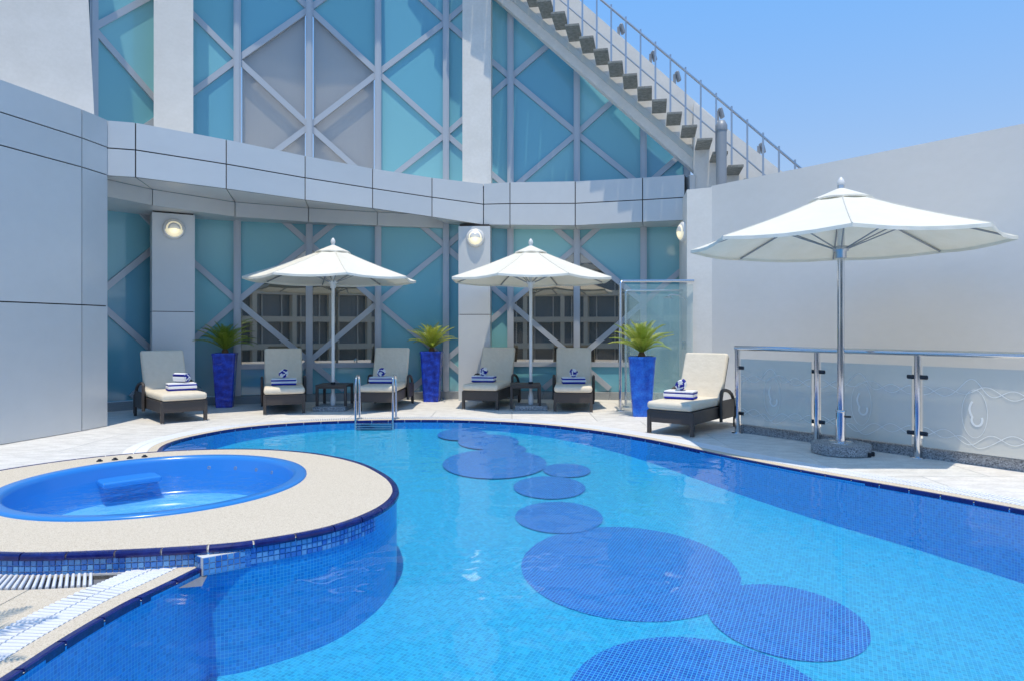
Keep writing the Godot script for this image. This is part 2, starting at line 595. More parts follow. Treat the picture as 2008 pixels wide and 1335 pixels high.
func nosing_piece(a: PackedVector2Array, y_top: float, y_low: float, out_by: float, back: float, mb: MB) -> void:
	# rounded edge tile along a short line; the pool lies on the right of the line
	var prof := [Vector2(back, y_top - 0.004), Vector2(0.012, y_top), Vector2(-out_by * 0.5, y_top - 0.003), Vector2(-out_by * 0.9, y_top - 0.013), Vector2(-out_by, y_top - 0.026), Vector2(-out_by * 0.9, y_low), Vector2(back, y_low)]
	var nn := lefts(a)
	for k in a.size() - 1:
		for e in prof.size() - 1:
			var q0: Vector2 = prof[e]
			var q1: Vector2 = prof[e + 1]
			var g := []
			for w in [[k, q0], [k, q1], [k + 1, q1], [k + 1, q0]]:
				var pp: Vector2 = a[w[0]] + nn[w[0]] * w[1].x
				g.append(P(pp.x, w[1].y, pp.y))
			var dd := q1 - q0
			var n2 := Vector2(dd.y, -dd.x)
			if n2.dot((q0 + q1) * 0.5 - Vector2(back * 0.5, (y_top + y_low) * 0.5)) < 0.0:
				n2 = -n2
			mb.quad(g[0], g[1], g[2], g[3], Vector3(nn[k].x * n2.x, n2.y, -nn[k].y * n2.x))
	for k in [0, a.size() - 1]:
		for e in range(1, prof.size() - 1):
			var g := []
			for w in [prof[0], prof[e], prof[e + 1]]:
				var pp: Vector2 = a[k] + nn[k] * w.x
				g.append(P(pp.x, w.y, pp.y))
			mb.tri(g[0], g[1], g[2])

func cut_line(line: PackedVector2Array, piece: float, gap: float) -> Array:
	var fine := resample(line, 0.01)
	var out := []
	var total := (fine.size() - 1) * 0.01
	piece = total / roundf(total / piece)
	var skip := maxi(1, int(gap / 0.01))
	for n in roundi(total / piece):
		var k := roundi(n * piece / 0.01)
		var per := mini(roundi((n + 1) * piece / 0.01), fine.size() - 1) - k
		var q := PackedVector2Array()
		var e := 0
		while e <= per - skip:
			q.append(fine[k + e])
			e += 6
		if q[q.size() - 1] != fine[k + per - skip]:
			q.append(fine[k + per - skip])
		out.append(q)
	return out

func circle_on_floor(c: Vector2, r: float) -> PackedVector2Array:
	var q := PackedVector2Array()
	for k in 56:
		q.append(c + Vector2(cos(TAU * k / 56.0), sin(TAU * k / 56.0)) * r)
	return q

func seen_on_floor(u: float, v: float) -> Vector2:
	# where the sight line through a picture point meets the sloping floor
	var kx := (u - 1004.0) / 1340.0
	var ky := (v - 645.0) / 1340.0
	# 1.4 - ky d = -1.0 + 0.084 d
	var d := 2.4 / (ky + 0.084)
	return Vector2(kx * d, d)

func build_pool() -> void:
	outlines()
	# basin
	var mb := MB.new()
	floor_piece(Geometry2D.offset_polygon(pool, 0.02)[0], 0.0, mb, 0.45)
	var fl := setting(mb, "pool_floor", M.tile_floor)
	var lift := 0.004
	for c in MOSAIC:
		var a: Vector2 = seen_on_floor(c[0], c[2])
		var b: Vector2 = seen_on_floor(c[1], c[2])
		var mid := (a + b) * 0.5
		var poly := circle_on_floor(mid, a.distance_to(b) * 0.5)
		var cut := Geometry2D.intersect_polygons(poly, pool)
		if cut.size() == 0:
			continue
		mb = MB.new()
		floor_piece(cut[0], lift, mb, 0.45)
		lift += 0.0015
		part(mb, "mosaic_disc", M.tile_dark, fl)
	mb = MB.new()
	wall_down(edge, -0.012, mb)
	setting(mb, "pool_wall", M.tile_wall)
	mb = MB.new()
	var ids := Geometry2D.triangulate_polygon(pool)
	for k in range(0, ids.size(), 3):
		mb.tri(P(pool[ids[k]].x, WATER_Y, pool[ids[k]].y), P(pool[ids[k + 1]].x, WATER_Y, pool[ids[k + 1]].y), P(pool[ids[k + 2]].x, WATER_Y, pool[ids[k + 2]].y), Vector3.UP)
	setting(mb, "pool_water", M.water)
	# edge: blue trim tile, stone coping, white grate
	var kerb := node_of(MB.new().mesh(), "pool_edge", M.beige, self)
	kerb.set_meta("kind", "structure")
	mb = MB.new()
	band(edge, 0.047, 0.006, 0.145, 0.008, mb)
	band(edge, 0.145, 0.008, 0.148, -0.05, mb)
	kerb.mesh = mb.mesh()
	var far := MB.new()
	for q in cut_line(edge, 0.25, 0.01):
		var near: bool = q[0].y < 4.2 and q[0].x < -1.5 and q[0].y > 2.2
		mb = far if not near else MB.new()
		nosing_piece(q, 0.010, -0.03, 0.0, 0.046, mb)
		if near:
			part(mb, "trim_tile", M.nosing, kerb)
	var ft := part(far, "trim_tiles_beyond", M.nosing, kerb)
	ft.set_meta("kind", "stuff")
	mb = MB.new()
	band(edge, 0.0, -0.006, 0.047, -0.006, mb)
	part(mb, "joint_bed", M.grout, kerb)
	var gut := node_of(MB.new().mesh(), "overflow_gutter", M.gutter, self)
	gut.set_meta("kind", "structure")
	mb = MB.new()
	band(edge, 0.146, -0.035, 0.394, -0.035, mb)
	gut.mesh = mb.mesh()
	mb = MB.new()
	band(edge, 0.262, -0.002, 0.278, -0.002, mb)
	part(mb, "grate_spine", M.slat, gut)
	var sm := slat_mesh(0.116, 0.0105)
	var many := []
	for s in slat_row(edge, 0.030, [[0.150, 0.264], [0.276, 0.390]], 0.0):
		var c: Vector2 = s[1]
		if c.y < 4.1 and c.y > 2.35 and c.x < -1.5:
			var o := node_of(sm, "grate_slat", M.slat, gut)
			o.transform = s[0]
		else:
			many.append(s[0])
	var mm := MultiMesh.new()
	mm.transform_format = MultiMesh.TRANSFORM_3D
	mm.mesh = sm
	mm.instance_count = many.size()
	for k in many.size():
		mm.set_instance_transform(k, many[k])
	var mi := MultiMeshInstance3D.new()
	mi.name = "grate_slats_beyond"
	mi.multimesh = mm
	mi.material_override = M.slat
	mi.set_meta("kind", "stuff")
	gut.add_child(mi)
	# grate that drains the tub's front
	var fl2 := PackedVector2Array()
	for k in range(150, 191):
		fl2.append(plat[k % 190])
	var front := PackedVector2Array()
	for k in fl2.size():
		front.append(fl2[fl2.size() - 1 - k])
	front = shifted(resample(front, 0.03), 0.012)
	var gf := PackedVector2Array()
	for p in front:
		if p.x > -3.6:
			gf.append(p)
	var hole2 := PackedVector2Array()
	for p in gf:
		hole2.append(p)
	var outer := shifted(gf, 0.215)
	for k in outer.size():
		hole2.append(outer[outer.size() - 1 - k])
	var hole := shifted(edge, 0.394)
	mb = MB.new()
	band(gf, 0.0, -0.035, 0.215, -0.035, mb)
	var g2 := setting(mb, "tub_gutter", M.gutter)
	var tub_slat := slat_mesh(0.215, 0.008)
	for s in slat_row(gf, 0.031, [[0.008, 0.206]], 0.0):
		var along: Vector3 = (s[0] * Transform3D(Basis(Vector3.UP, 0.42))).basis.x * 0.11
		var c2: Vector2 = s[1]
		if not (Geometry2D.is_point_in_polygon(c2 + Vector2(along.x, -along.z), hole) or Geometry2D.is_point_in_polygon(c2 - Vector2(along.x, -along.z), hole)):
			var o := node_of(tub_slat, "grate_slat", M.slat, g2)
			o.transform = s[0] * Transform3D(Basis(Vector3.UP, 0.42))
	# paving round the pool, slab by slab
	var deck := node_of(MB.new().mesh(), "deck", M.bed, self)
	deck.set_meta("kind", "structure")
	var bed := MB.new()
	var ring := circle_on_floor(TUB, 1.12)
	var size := 1.3
	for i in range(-7, 8):
		for j in range(-3, 12):
			var x0 := i * size + (0.65 if j % 2 else 0.0)
			var d0 := j * size
			for pass_no in 2:
				var g := 0.003 if pass_no == 0 else 0.0
				var cells := [PackedVector2Array([Vector2(x0 + g, d0 + g), Vector2(x0 + size - g, d0 + g), Vector2(x0 + size - g, d0 + size - g), Vector2(x0 + g, d0 + size - g)])]
				for h in [hole, ring, hole2]:
					var nxt := []
					for c in cells:
						for q in Geometry2D.clip_polygons(c, h):
							if not Geometry2D.is_polygon_clockwise(q):
								nxt.append(q)
					cells = nxt
				for c in cells:
					if pass_no == 1:
						bed.prism(c, Vector3(0, -0.012, 0), Vector3.RIGHT, Vector3.FORWARD, Vector3.DOWN * 0.05, true)
					else:
						var mb2 := MB.new()
						mb2.prism(c, Vector3.ZERO, Vector3.RIGHT, Vector3.FORWARD, Vector3.DOWN * 0.03)
						part(mb2, "paving_slab", M.beige if x0 < -1.6 and d0 < 3.0 else (M.deck if (i * 7 + j * 3) % 3 else M.deck_pale), deck)
	deck.mesh = bed.mesh()
	mb = MB.new()
	mb.quad(P(-400, -1.8, -400), P(400, -1.8, -400), P(400, -1.8, 400), P(-400, -1.8, 400), Vector3.UP)
	setting(mb, "ground", M.bed)
	build_tub()

func build_tub() -> void:
	var base := P(TUB.x, 0, TUB.y)
	var tub := thing("hot_tub", "round blue hot tub sunk in a raised beige platform with dark blue edge tiles", "hot tub", base)
	# platform top between the outline and the shell
	var mb := MB.new()
	var inner_line := shifted(plat, 0.03)
	for k in plat.size():
		var a := inner_line[k]
		var b := inner_line[(k + 1) % plat.size()]
		var ra := TUB + (a - TUB).normalized() * (TUB_R - 0.03)
		var rb := TUB + (b - TUB).normalized() * (TUB_R - 0.03)
		mb.quad(P(a.x, STEP_Y, a.y), P(b.x, STEP_Y, b.y), P(rb.x, STEP_Y, rb.y), P(ra.x, STEP_Y, ra.y), Vector3.UP)
	wpart(mb, "platform_top", M.beige, tub)
	mb = MB.new()
	var loop := plat.duplicate()
	loop.append(plat[0])
	wall_down(arc, STEP_Y - 0.02, mb)
	wpart(mb, "pool_side", M.tile_wall, tub)
	mb = MB.new()
	for k in range(100, 190):
		var a := plat[k]
		var b := plat[(k + 1) % 190]
		mb.quad(P(a.x, -0.06, a.y), P(b.x, -0.06, b.y), P(b.x, STEP_Y - 0.02, b.y), P(a.x, STEP_Y - 0.02, a.y))
	wpart(mb, "platform_side", M.grout, tub)
	mb = MB.new()
	for k in plat.size():
		var a := plat[k]
		var b := plat[(k + 1) % plat.size()]
		var a2 := inner_line[k]
		var b2 := inner_line[(k + 1) % plat.size()]
		mb.quad(P(a.x, STEP_Y - 0.021, a.y), P(b.x, STEP_Y - 0.021, b.y), P(b2.x, STEP_Y - 0.004, b2.y), P(a2.x, STEP_Y - 0.004, a2.y), Vector3.UP)
	wpart(mb, "edge_bed", M.grout, tub)
	# dark blue bull-nose tiles round the rim
	for q in cut_line(loop, 0.25, 0.01):
		mb = MB.new()
		nosing_piece(q, STEP_Y + 0.004, STEP_Y - 0.035, 0.02, 0.035, mb)
		wpart(mb, "edge_tile", M.nosing, tub)
	# small mosaic tiles on the side that faces the lens
	var fine := PackedVector2Array()
	for k in range(158, 190):
		fine.append(plat[k])
	for k in range(0, 62):
		fine.append(plat[k])
	var pts := resample(fine, 0.034)
	var nn := lefts(pts)
	var tm := MB.new()
	tm.box(Vector3.ZERO, Vector3(0.030, 0.030, 0.006))
	tm.quad(Vector3(-0.013, -0.013, 0.0045), Vector3(0.013, -0.013, 0.0045), Vector3(0.013, 0.013, 0.0045), Vector3(-0.013, 0.013, 0.0045), Vector3.BACK)
	var chip := tm.mesh()
	var count := 0
	for k in pts.size():
		for row in 3:
			if count >= 300:
				break
			count += 1
			var o := node_of(chip, "mosaic_tile", M["chip%d" % (rng.randi() % 4)], tub)
			var out := Vector3(-nn[k].x, 0, nn[k].y)
			var p := P(pts[k].x, 0.069 - row * 0.034, pts[k].y) + out * 0.004
			o.transform = Transform3D(Basis(Vector3.UP.cross(out), Vector3.UP, out), p - base)
	# backing for the tiles, then the low tiled ledge where the gutter meets the pool
	var tip := plat[0]
	var la := Vector2(tip.x - 0.075, tip.y - 0.015)
	var lb := Vector2(tip.x - 0.005, tip.y - 0.075)
	var lc := Vector2(tip.x + 0.26, tip.y + 0.112)
	mb = MB.new()
	mb.prism(PackedVector2Array([la, lb, lc, Vector2(tip.x + 0.1, tip.y + 0.06)]), Vector3(0, 0.074, 0), Vector3.RIGHT, Vector3.FORWARD, Vector3.DOWN * 0.105)
	var led := wpart(mb, "tiled_ledge", M.grout, tub)
	for e in [[lb, lc], [la, lb]]:
		var a: Vector2 = e[0]
		var b: Vector2 = e[1]
		var t := (b - a).normalized()
		var out := Vector3(t.y, 0, t.x)
		var cnt := int(a.distance_to(b) / 0.034)
		for k in cnt:
			for row in 3:
				var p2 := a + t * (0.018 + k * 0.034)
				var o := node_of(chip, "mosaic_tile", M["chip%d" % (rng.randi() % 4)], led)
				o.transform = Transform3D(Basis(Vector3.UP.cross(out), Vector3.UP, out), P(p2.x, 0.056 - row * 0.034, p2.y) + out * 0.002)
	# moulded shell
	mb = MB.new()
	mb.lathe([Vector2(1.18, 0.118), Vector2(1.178, 0.130), Vector2(1.168, 0.139), Vector2(1.15, 0.142), Vector2(1.095, 0.141), Vector2(1.072, 0.132), Vector2(1.058, 0.10), Vector2(1.03, -0.04), Vector2(1.0, -0.16), Vector2(0.985, -0.19), Vector2(0.95, -0.20)], 72)
	part(mb, "shell", M.shell, tub)
	mb = MB.new()
	mb.lathe([Vector2(0.95, -0.20), Vector2(0.72, -0.215), Vector2(0.69, -0.225), Vector2(0.67, -0.26), Vector2(0.6, -0.45), Vector2(0.55, -0.48), Vector2(0.0, -0.48)], 72)
	part(mb, "seat_ledge", M.shell_low, tub)
	mb = MB.new()
	var b0 := Basis(Vector3.UP, 0.757)
	mb.rbox(Vector3(-0.66, -0.012, -0.70), Vector3(0.50, 0.055, 0.34), 0.022, 3, b0)
	part(mb, "step", M.shell, tub)
	for an in [1.62, 1.36, 1.12, 0.9]:
		mb = MB.new()
		mb.lathe([Vector2(0.017, 0.0), Vector2(0.016, 0.004), Vector2(0.010, 0.005), Vector2(0.009, 0.001), Vector2(0.0, 0.001)], 14)
		var o := part(mb, "jet", M.grey_metal, tub)
		o.transform = Transform3D(Basis(Vector3(cos(an), 0, -sin(an)).cross(Vector3.UP), PI * 0.44), Vector3(cos(an) * 1.046, 0.03, -sin(an) * 1.046))
	for k in 4:
		mb = MB.new()
		mb.lathe([Vector2(0.028, 0.0), Vector2(0.028, 0.006), Vector2(0.024, 0.01), Vector2(0.018, 0.01), Vector2(0.016, 0.016), Vector2(0.0, 0.017)], 16)
		var o := part(mb, "control_knob", M.clamp, tub)
		o.position = P(-4.0 + k * 0.105, STEP_Y + 0.001, 6.62 + k * 0.075) - base
		mb = MB.new()
		mb.lathe([Vector2(0.014, 0.0172), Vector2(0.012, 0.022), Vector2(0.0, 0.0225)], 12)
		part(mb, "button", M.dark, o)
	mb = MB.new()
	var wr := 1.037
	for k in 72:
		var a := TAU * k / 72.0
		var b := TAU * (k + 1) / 72.0
		mb.tri(base + Vector3(0, 0.0, 0), base + Vector3(cos(a) * wr, 0.0, sin(a) * wr), base + Vector3(cos(b) * wr, 0.0, sin(b) * wr), Vector3.UP)
	setting(mb, "tub_water", M.tub_water)

const MOSAIC := [[1022, 1443, 1112], [1393, 1690, 1214], [1105, 1665, 1400], [1010, 1182, 1014], [1007, 1148, 956], [1065, 1158, 923], [868, 1072, 909], [945, 1032, 882], [898, 1017, 867], [858, 955, 853]]

# ---------------------------------------------------------------- building
const MULL := [[-8.0, 10.75, 0], [-7.1, 11.55, 1], [-6.31, 12.45, 0], [-5.19, 12.9, 1], [-3.95, 13.3, 0], [-2.67, 13.6, 1], [-1.34, 13.85, 0], [-0.03, 13.85, 1], [1.31, 13.8, 0], [2.62, 13.6, 1], [3.44, 13.42, 0]]
const FASC := [[-5.885, 9.87, 4.42, 3.61], [-5.51, 9.99, 4.42, 3.61], [-4.47, 10.68, 4.365, 3.584], [-3.50, 11.55, 4.33, 3.575], [-2.52, 12.34, 4.30, 3.57], [-1.52, 12.97, 4.275, 3.52], [-0.56, 13.4, 4.25, 3.435], [-0.04, 13.26, 4.25, 3.41], [1.22, 13.17, 4.25, 3.385], [2.46, 12.86, 4.25, 3.405], [3.19, 12.6, 4.25, 3.40]]
const LOW := 0.15

func roof_line(x: float) -> float:
	return minf(10.5, 8.02 - 0.849 * (x + 0.09))

func joint_y(kind: int, k: int) -> float:
	return (0.775 if kind == 0 else 1.92) + 2.28 * k

func beam(a: Vector3, b: Vector3, w: float, dep: float, out: Vector3, mb: MB) -> void:
	# bar from a to b, w across in the wall's plane, its face dep in front of the plane
	var t := (b - a).normalized()
	var s := t.cross(out).normalized()
	mb.box((a + b) * 0.5 + out * dep * 0.5, Vector3((b - a).length(), w, dep), Basis(t, s, t.cross(s)))

func panel_quad(a: Vector2, b: Vector2, ya0: float, ya1: float, yb0: float, yb1: float, gap: float, thick: float, mb: MB) -> void:
	# flat cladding panel between plan points a and b, front face on the line, facing the right of a->b
	var t := (b - a).normalized()
	var a2 := a + t * gap
	var b2 := b - t * gap
	var back := Vector3(-t.y, 0, -t.x) * thick
	var f := [P(a2.x, ya0 + gap, a2.y), P(b2.x, yb0 + gap, b2.y), P(b2.x, yb1 - gap, b2.y), P(a2.x, ya1 - gap, a2.y)]
	var c: Vector3 = (f[0] + f[1] + f[2] + f[3]) * 0.25 + back * 0.5
	mb.quad(f[0], f[1], f[2], f[3], -back)
	for k in 4:
		var p: Vector3 = f[k]
		var q: Vector3 = f[(k + 1) % 4]
		mb.quad(p, q, q + back, p + back, (p + q) * 0.5 + back * 0.5 - c)

func build_facade() -> void:
	var base := P(-1.34, 0, 13.85)
	var bd := thing("hotel_building", "hotel front of blue glass with silver diagonal braces and panelled canopy band", "building", base)
	var tops := 10.5
	for i in MULL.size():
		var c := Vector2(MULL[i][0], MULL[i][1])
		var prev := Vector2(MULL[maxi(i - 1, 0)][0], MULL[maxi(i - 1, 0)][1])
		var nxt := Vector2(MULL[mini(i + 1, MULL.size() - 1)][0], MULL[mini(i + 1, MULL.size() - 1)][1])
		var t := (nxt - prev).normalized()
		var top := roof_line(c.x) - 0.02
		var out := Vector3(t.y, 0, t.x)
		var mb := MB.new()
		mb.box(P(c.x, (LOW + top) * 0.5, c.y) + out * 0.035, Vector3(0.125, top - LOW, 0.15), Basis(Vector3(t.x, 0, -t.y), Vector3.UP, out))
		mb.box(P(c.x, (LOW + top) * 0.5, c.y) + out * 0.117, Vector3(0.07, top - LOW, 0.014), Basis(Vector3(t.x, 0, -t.y), Vector3.UP, out))
		wpart(mb, "mullion", M.mullion, bd)
	for i in MULL.size() - 1:
		var a := Vector2(MULL[i][0], MULL[i][1])
		var b := Vector2(MULL[i + 1][0], MULL[i + 1][1])
		var ka: int = MULL[i][2]
		var kb: int = MULL[i + 1][2]
		var w := a.distance_to(b)
		var full := w if i < MULL.size() - 2 else 1.32
		var t := (b - a) / w
		var ax := Vector3(t.x, 0, -t.y)
		var out := Vector3(t.y, 0, t.x)
		var o := P(a.x, 0, a.y)
		var frame := PackedVector2Array([Vector2(0.03, LOW), Vector2(w - 0.03, LOW), Vector2(w - 0.03, roof_line(b.x)), Vector2(0.03, roof_line(a.x))])
		var clear_low := i in [3, 4, 7, 8]
		var clear_high := i in [3, 4]
		var sill := 0.72
		# zig-zag of brace points up this bay
		var zig := []
		for k in range(-1, 6):
			zig.append(Vector2(0, joint_y(ka, k)) if ka == 0 else Vector2(full, joint_y(kb, k)))
			zig.append(Vector2(full, joint_y(kb, k)) if ka == 0 else Vector2(0, joint_y(ka, k)))
		# heights run A(-1), B(-1), A(0), B(0) ...
		for k in zig.size() - 2:
			var tri_poly := PackedVector2Array([zig[k], zig[k + 1], zig[k + 2]])
			var bits := [tri_poly]
			if clear_low:
				bits = []
				for q in Geometry2D.intersect_polygons(tri_poly, PackedVector2Array([Vector2(-1, sill), Vector2(3, sill), Vector2(3, 20), Vector2(-1, 20)])):
					bits.append(q)
				for q in Geometry2D.intersect_polygons(tri_poly, PackedVector2Array([Vector2(-1, -9), Vector2(3, -9), Vector2(3, sill), Vector2(-1, sill)])):
					bits.append(q)
			if clear_high:
				var more := []
				for q0 in bits:
					more.append_array(Geometry2D.intersect_polygons(q0, PackedVector2Array([Vector2(-1, 3.9), Vector2(3, 3.9), Vector2(3, 20), Vector2(-1, 20)])))
					more.append_array(Geometry2D.intersect_polygons(q0, PackedVector2Array([Vector2(-1, -9), Vector2(3, -9), Vector2(3, 3.9), Vector2(-1, 3.9)])))
				bits = more
			for bit in bits:
				for poly in Geometry2D.intersect_polygons(bit, frame):
					var m := Vector2.ZERO
					for p in poly:
						m += p
					m /= poly.size()
					var along := m.x / full if ka == 1 else 1.0 - m.x / full
					var lam := lerpf(1.92, 3.055, along)
					var mb := MB.new()
					mb.prism(poly, o, ax, Vector3.UP, -out * 0.012)
					var mt: Material = M["teal%d" % ((i * 5 + k * 3) % 7)]
					var nm := "glass_pane"
					if clear_low and m.y > sill and m.y < lam:
						mt = M.clear
						nm = "window_pane"
					elif clear_high and m.y > 3.9 and m.y < lam + 4.56:
						mt = M.clear_high
						nm = "window_pane"
					wpart(mb, nm, mt, bd)
		for k in zig.size() - 1:
			var p0: Vector2 = zig[k]
			var p1: Vector2 = zig[k + 1]
			# keep what lies between the kerb and the roof line
			var lo := 0.0
			var hi := 1.0
			for s in 41:
				var q := p0.lerp(p1, s / 40.0)
				var ok: bool = q.y > LOW + 0.06 and q.y < roof_line(a.x + t.x * q.x) - 0.08 and q.x <= w
				if not ok:
					if q.y <= LOW + 0.06 and p1.y > p0.y:
						lo = maxf(lo, s / 40.0)
					else:
						hi = minf(hi, maxf(0.0, (s - 1) / 40.0))
			if hi - lo < 0.06:
				continue
			var e0 := p0.lerp(p1, lo)
			var e1 := p0.lerp(p1, hi)
			var mb := MB.new()
			beam(o + ax * e0.x + Vector3.UP * e0.y, o + ax * e1.x + Vector3.UP * e1.y, 0.105, 0.05 if k % 2 else 0.046, out, mb)
			wpart(mb, "brace", M.mullion, bd)
		if clear_low:
			var mb := MB.new()
			beam(o + ax * 0.05 + Vector3.UP * (sill - 0.03), o + ax * (w - 0.05) + Vector3.UP * (sill - 0.03), 0.09, 0.042, out, mb)
			wpart(mb, "transom", M.mullion, bd)
			# what lies behind the window: a dim room with drawn curtains at its back
			mb = MB.new()
			mb.box(o + ax * w * 0.5 - out * 2.2 + Vector3.UP * 1.75, Vector3(w + 0.5, 3.4, 0.1), Basis(ax, Vector3.UP, out))
			mb.box(o + ax * w * 0.5 - out * 1.15 + Vector3.UP * 0.1, Vector3(w + 0.02, 0.1, 2.0), Basis(ax, Vector3.UP, out))
			mb.box(o + ax * w * 0.5 - out * 1.15 + Vector3.UP * 3.35, Vector3(w + 0.02, 0.1, 2.0), Basis(ax, Vector3.UP, out))
			wpart(mb, "room_wall", M.room, bd)
			mb = MB.new()
			var folds := 22
			for f in folds:
				var x0 := w * (0.04 + 0.92 * f / folds)
				var x1 := w * (0.04 + 0.92 * (f + 1) / folds)
				var z0 := 0.04 * (f % 2)
				var z1 := 0.04 * ((f + 1) % 2)
				if i in [3, 8] and f > 9 or i in [4, 7] and f < 12:
					continue
				mb.quad(o + ax * x0 - out * (1.9 + z0) + Vector3.UP * 0.2, o + ax * x1 - out * (1.9 + z1) + Vector3.UP * 0.2, o + ax * x1 - out * (1.9 + z1) + Vector3.UP * 3.1, o + ax * x0 - out * (1.9 + z0) + Vector3.UP * 3.1, out)
			wpart(mb, "curtain", M.curtain, bd)
		if clear_high:
			var mb := MB.new()
			mb.box(o + ax * w * 0.5 - out * 0.10 + Vector3.UP * 5.8, Vector3(w - 0.16, 4.0, 0.02), Basis(ax, Vector3.UP, out))
			wpart(mb, "roller_blind", M.blind, bd)
		# kerb under the glass, in two stones a bay
		for h in 2:
			var mb := MB.new()
			mb.box(o + ax * w * (0.25 + 0.5 * h) + out * 0.06 + Vector3.UP * 0.072, Vector3(w * 0.5 - 0.006, 0.144, 0.18), Basis(ax, Vector3.UP, out))
			wpart(mb, "kerb_stone", M.kerb, bd)
	build_canopy(bd)
	build_columns(bd)
	build_side_wall()
	build_roof(bd)

func inner_point(i: int) -> Vector2:
	var g := [Vector2(-7.1, 11.55), Vector2(-6.31, 12.45), Vector2(-5.19, 12.9), Vector2(-3.95, 13.3), Vector2(-2.67, 13.6), Vector2(-1.34, 13.85), Vector2(-0.6, 13.85), Vector2(-0.03, 13.85), Vector2(1.31, 13.8), Vector2(2.62, 13.6), Vector2(3.44, 13.42)]
	return g[i]

func build_canopy(bd: Node3D) -> void:
	var inb := [0.3, 0.5, 0.75, 0.8, 0.85, 0.9]
	for i in FASC.size() - 1:
		var f: Array = FASC[i]
		var g: Array = FASC[i + 1]
		var a := Vector2(f[0], f[1])
		var b := Vector2(g[0], g[1])
		var ma: float = lerpf(f[3], f[2], 0.5)
		var mc: float = lerpf(g[3], g[2], 0.5)
		var mb := MB.new()
		panel_quad(a, b, f[3], ma, g[3], mc, 0.009, 0.03, mb)
		wpart(mb, "fascia_panel", M.panel if i % 2 else M.panel_b, bd)
		mb = MB.new()
		panel_quad(a, b, ma, f[2], mc, g[2], 0.009, 0.03, mb)
		wpart(mb, "fascia_panel", M.panel if i % 3 else M.panel_b, bd)
		# dark core behind the joints
		var t := (b - a).normalized()
		var bk := Vector2(-t.y, t.x) * 0.022
		mb = MB.new()
		mb.quad(P(a.x + bk.x, f[3] + 0.004, a.y + bk.y), P(b.x + bk.x, g[3] + 0.004, b.y + bk.y), P(b.x + bk.x, g[2] - 0.01, b.y + bk.y), P(a.x + bk.x, f[2] - 0.01, a.y + bk.y), Vector3(t.y, 0, t.x))
		wpart(mb, "fascia_core", M.joint, bd)
		# flat top of the canopy
		var ia := inner_point(i)
		var ib := inner_point(i + 1)
		mb = MB.new()
		mb.quad(P(a.x + bk.x, f[2] - 0.012, a.y + bk.y), P(b.x + bk.x, g[2] - 0.012, b.y + bk.y), P(ib.x, g[2] - 0.012, ib.y), P(ia.x, f[2] - 0.012, ia.y), Vector3.UP)
		wpart(mb, "canopy_top", M.panel, bd)
		# underside
		if i < 5:
			var ba := a.lerp(ia, inb[i])
			var bb := b.lerp(ib, inb[i + 1])
			mb = MB.new()
			var tt := (b - a).normalized() * 0.006
			mb.quad(P(a.x + tt.x, f[3] + 0.006, a.y + tt.y), P(b.x - tt.x, g[3] + 0.006, b.y - tt.y), P(bb.x - tt.x, 3.69, bb.y - tt.y), P(ba.x + tt.x, 3.69, ba.y + tt.y), Vector3.DOWN)
			wpart(mb, "soffit_panel", M.panel, bd)
			mb = MB.new()
			panel_quad(ba, bb, 3.42, 3.69, 3.42, 3.69, 0.007, 0.03, mb)
			wpart(mb, "bulkhead_panel", M.panel_b, bd)
			mb = MB.new()
			mb.quad(P(ba.x, 3.425, ba.y), P(bb.x, 3.425, bb.y), P(ib.x, 3.43, ib.y), P(ia.x, 3.43, ia.y), Vector3.DOWN)
			wpart(mb, "soffit_panel", M.panel_b, bd)
		else:
			mb = MB.new()
			mb.quad(P(a.x + 0.006, f[3] + 0.006, a.y), P(b.x - 0.006, g[3] + 0.006, b.y), P(ib.x - 0.006, g[3] + 0.01, ib.y), P(ia.x + 0.006, f[3] + 0.01, ia.y), Vector3.DOWN)
			wpart(mb, "soffit_panel", M.panel, bd)
	# the canopy runs on behind the panelled wall
	var mbx := MB.new()
	mbx.prism(PackedVector2Array([Vector2(-5.89, 9.9), Vector2(-7.08, 11.54), Vector2(-8.6, 11.2), Vector2(-8.2, 8.4), Vector2(-7.0, 9.2)]), Vector3(0, 4.37, 0), Vector3.RIGHT, Vector3.FORWARD, Vector3.DOWN * 0.7)
	wpart(mbx, "canopy_return", M.panel, bd)
	# closing end beside the plaster pier
	var e: Array = FASC[FASC.size() - 1]
	var mb2 := MB.new()
	mb2.box(P(e[0] + 0.06, (e[2] + e[3]) * 0.5 - 0.006, e[1] + 0.42), Vector3(0.11, e[2] - e[3] - 0.012, 0.82), Basis(Vector3.UP, 0.22))
	wpart(mb2, "canopy_end", M.panel, bd)

func column_box(a: Vector2, b: Vector2, y0: float, y1: float, dep: float, mb: MB) -> void:
	var t := (b - a).normalized()
	var c := (a + b) * 0.5 + Vector2(-t.y, t.x) * dep * 0.5
	mb.box(P(c.x, (y0 + y1) * 0.5, c.y), Vector3(a.distance_to(b), y1 - y0, dep), Basis(Vector3(t.x, 0, -t.y), Vector3.UP, Vector3(t.y, 0, t.x)))

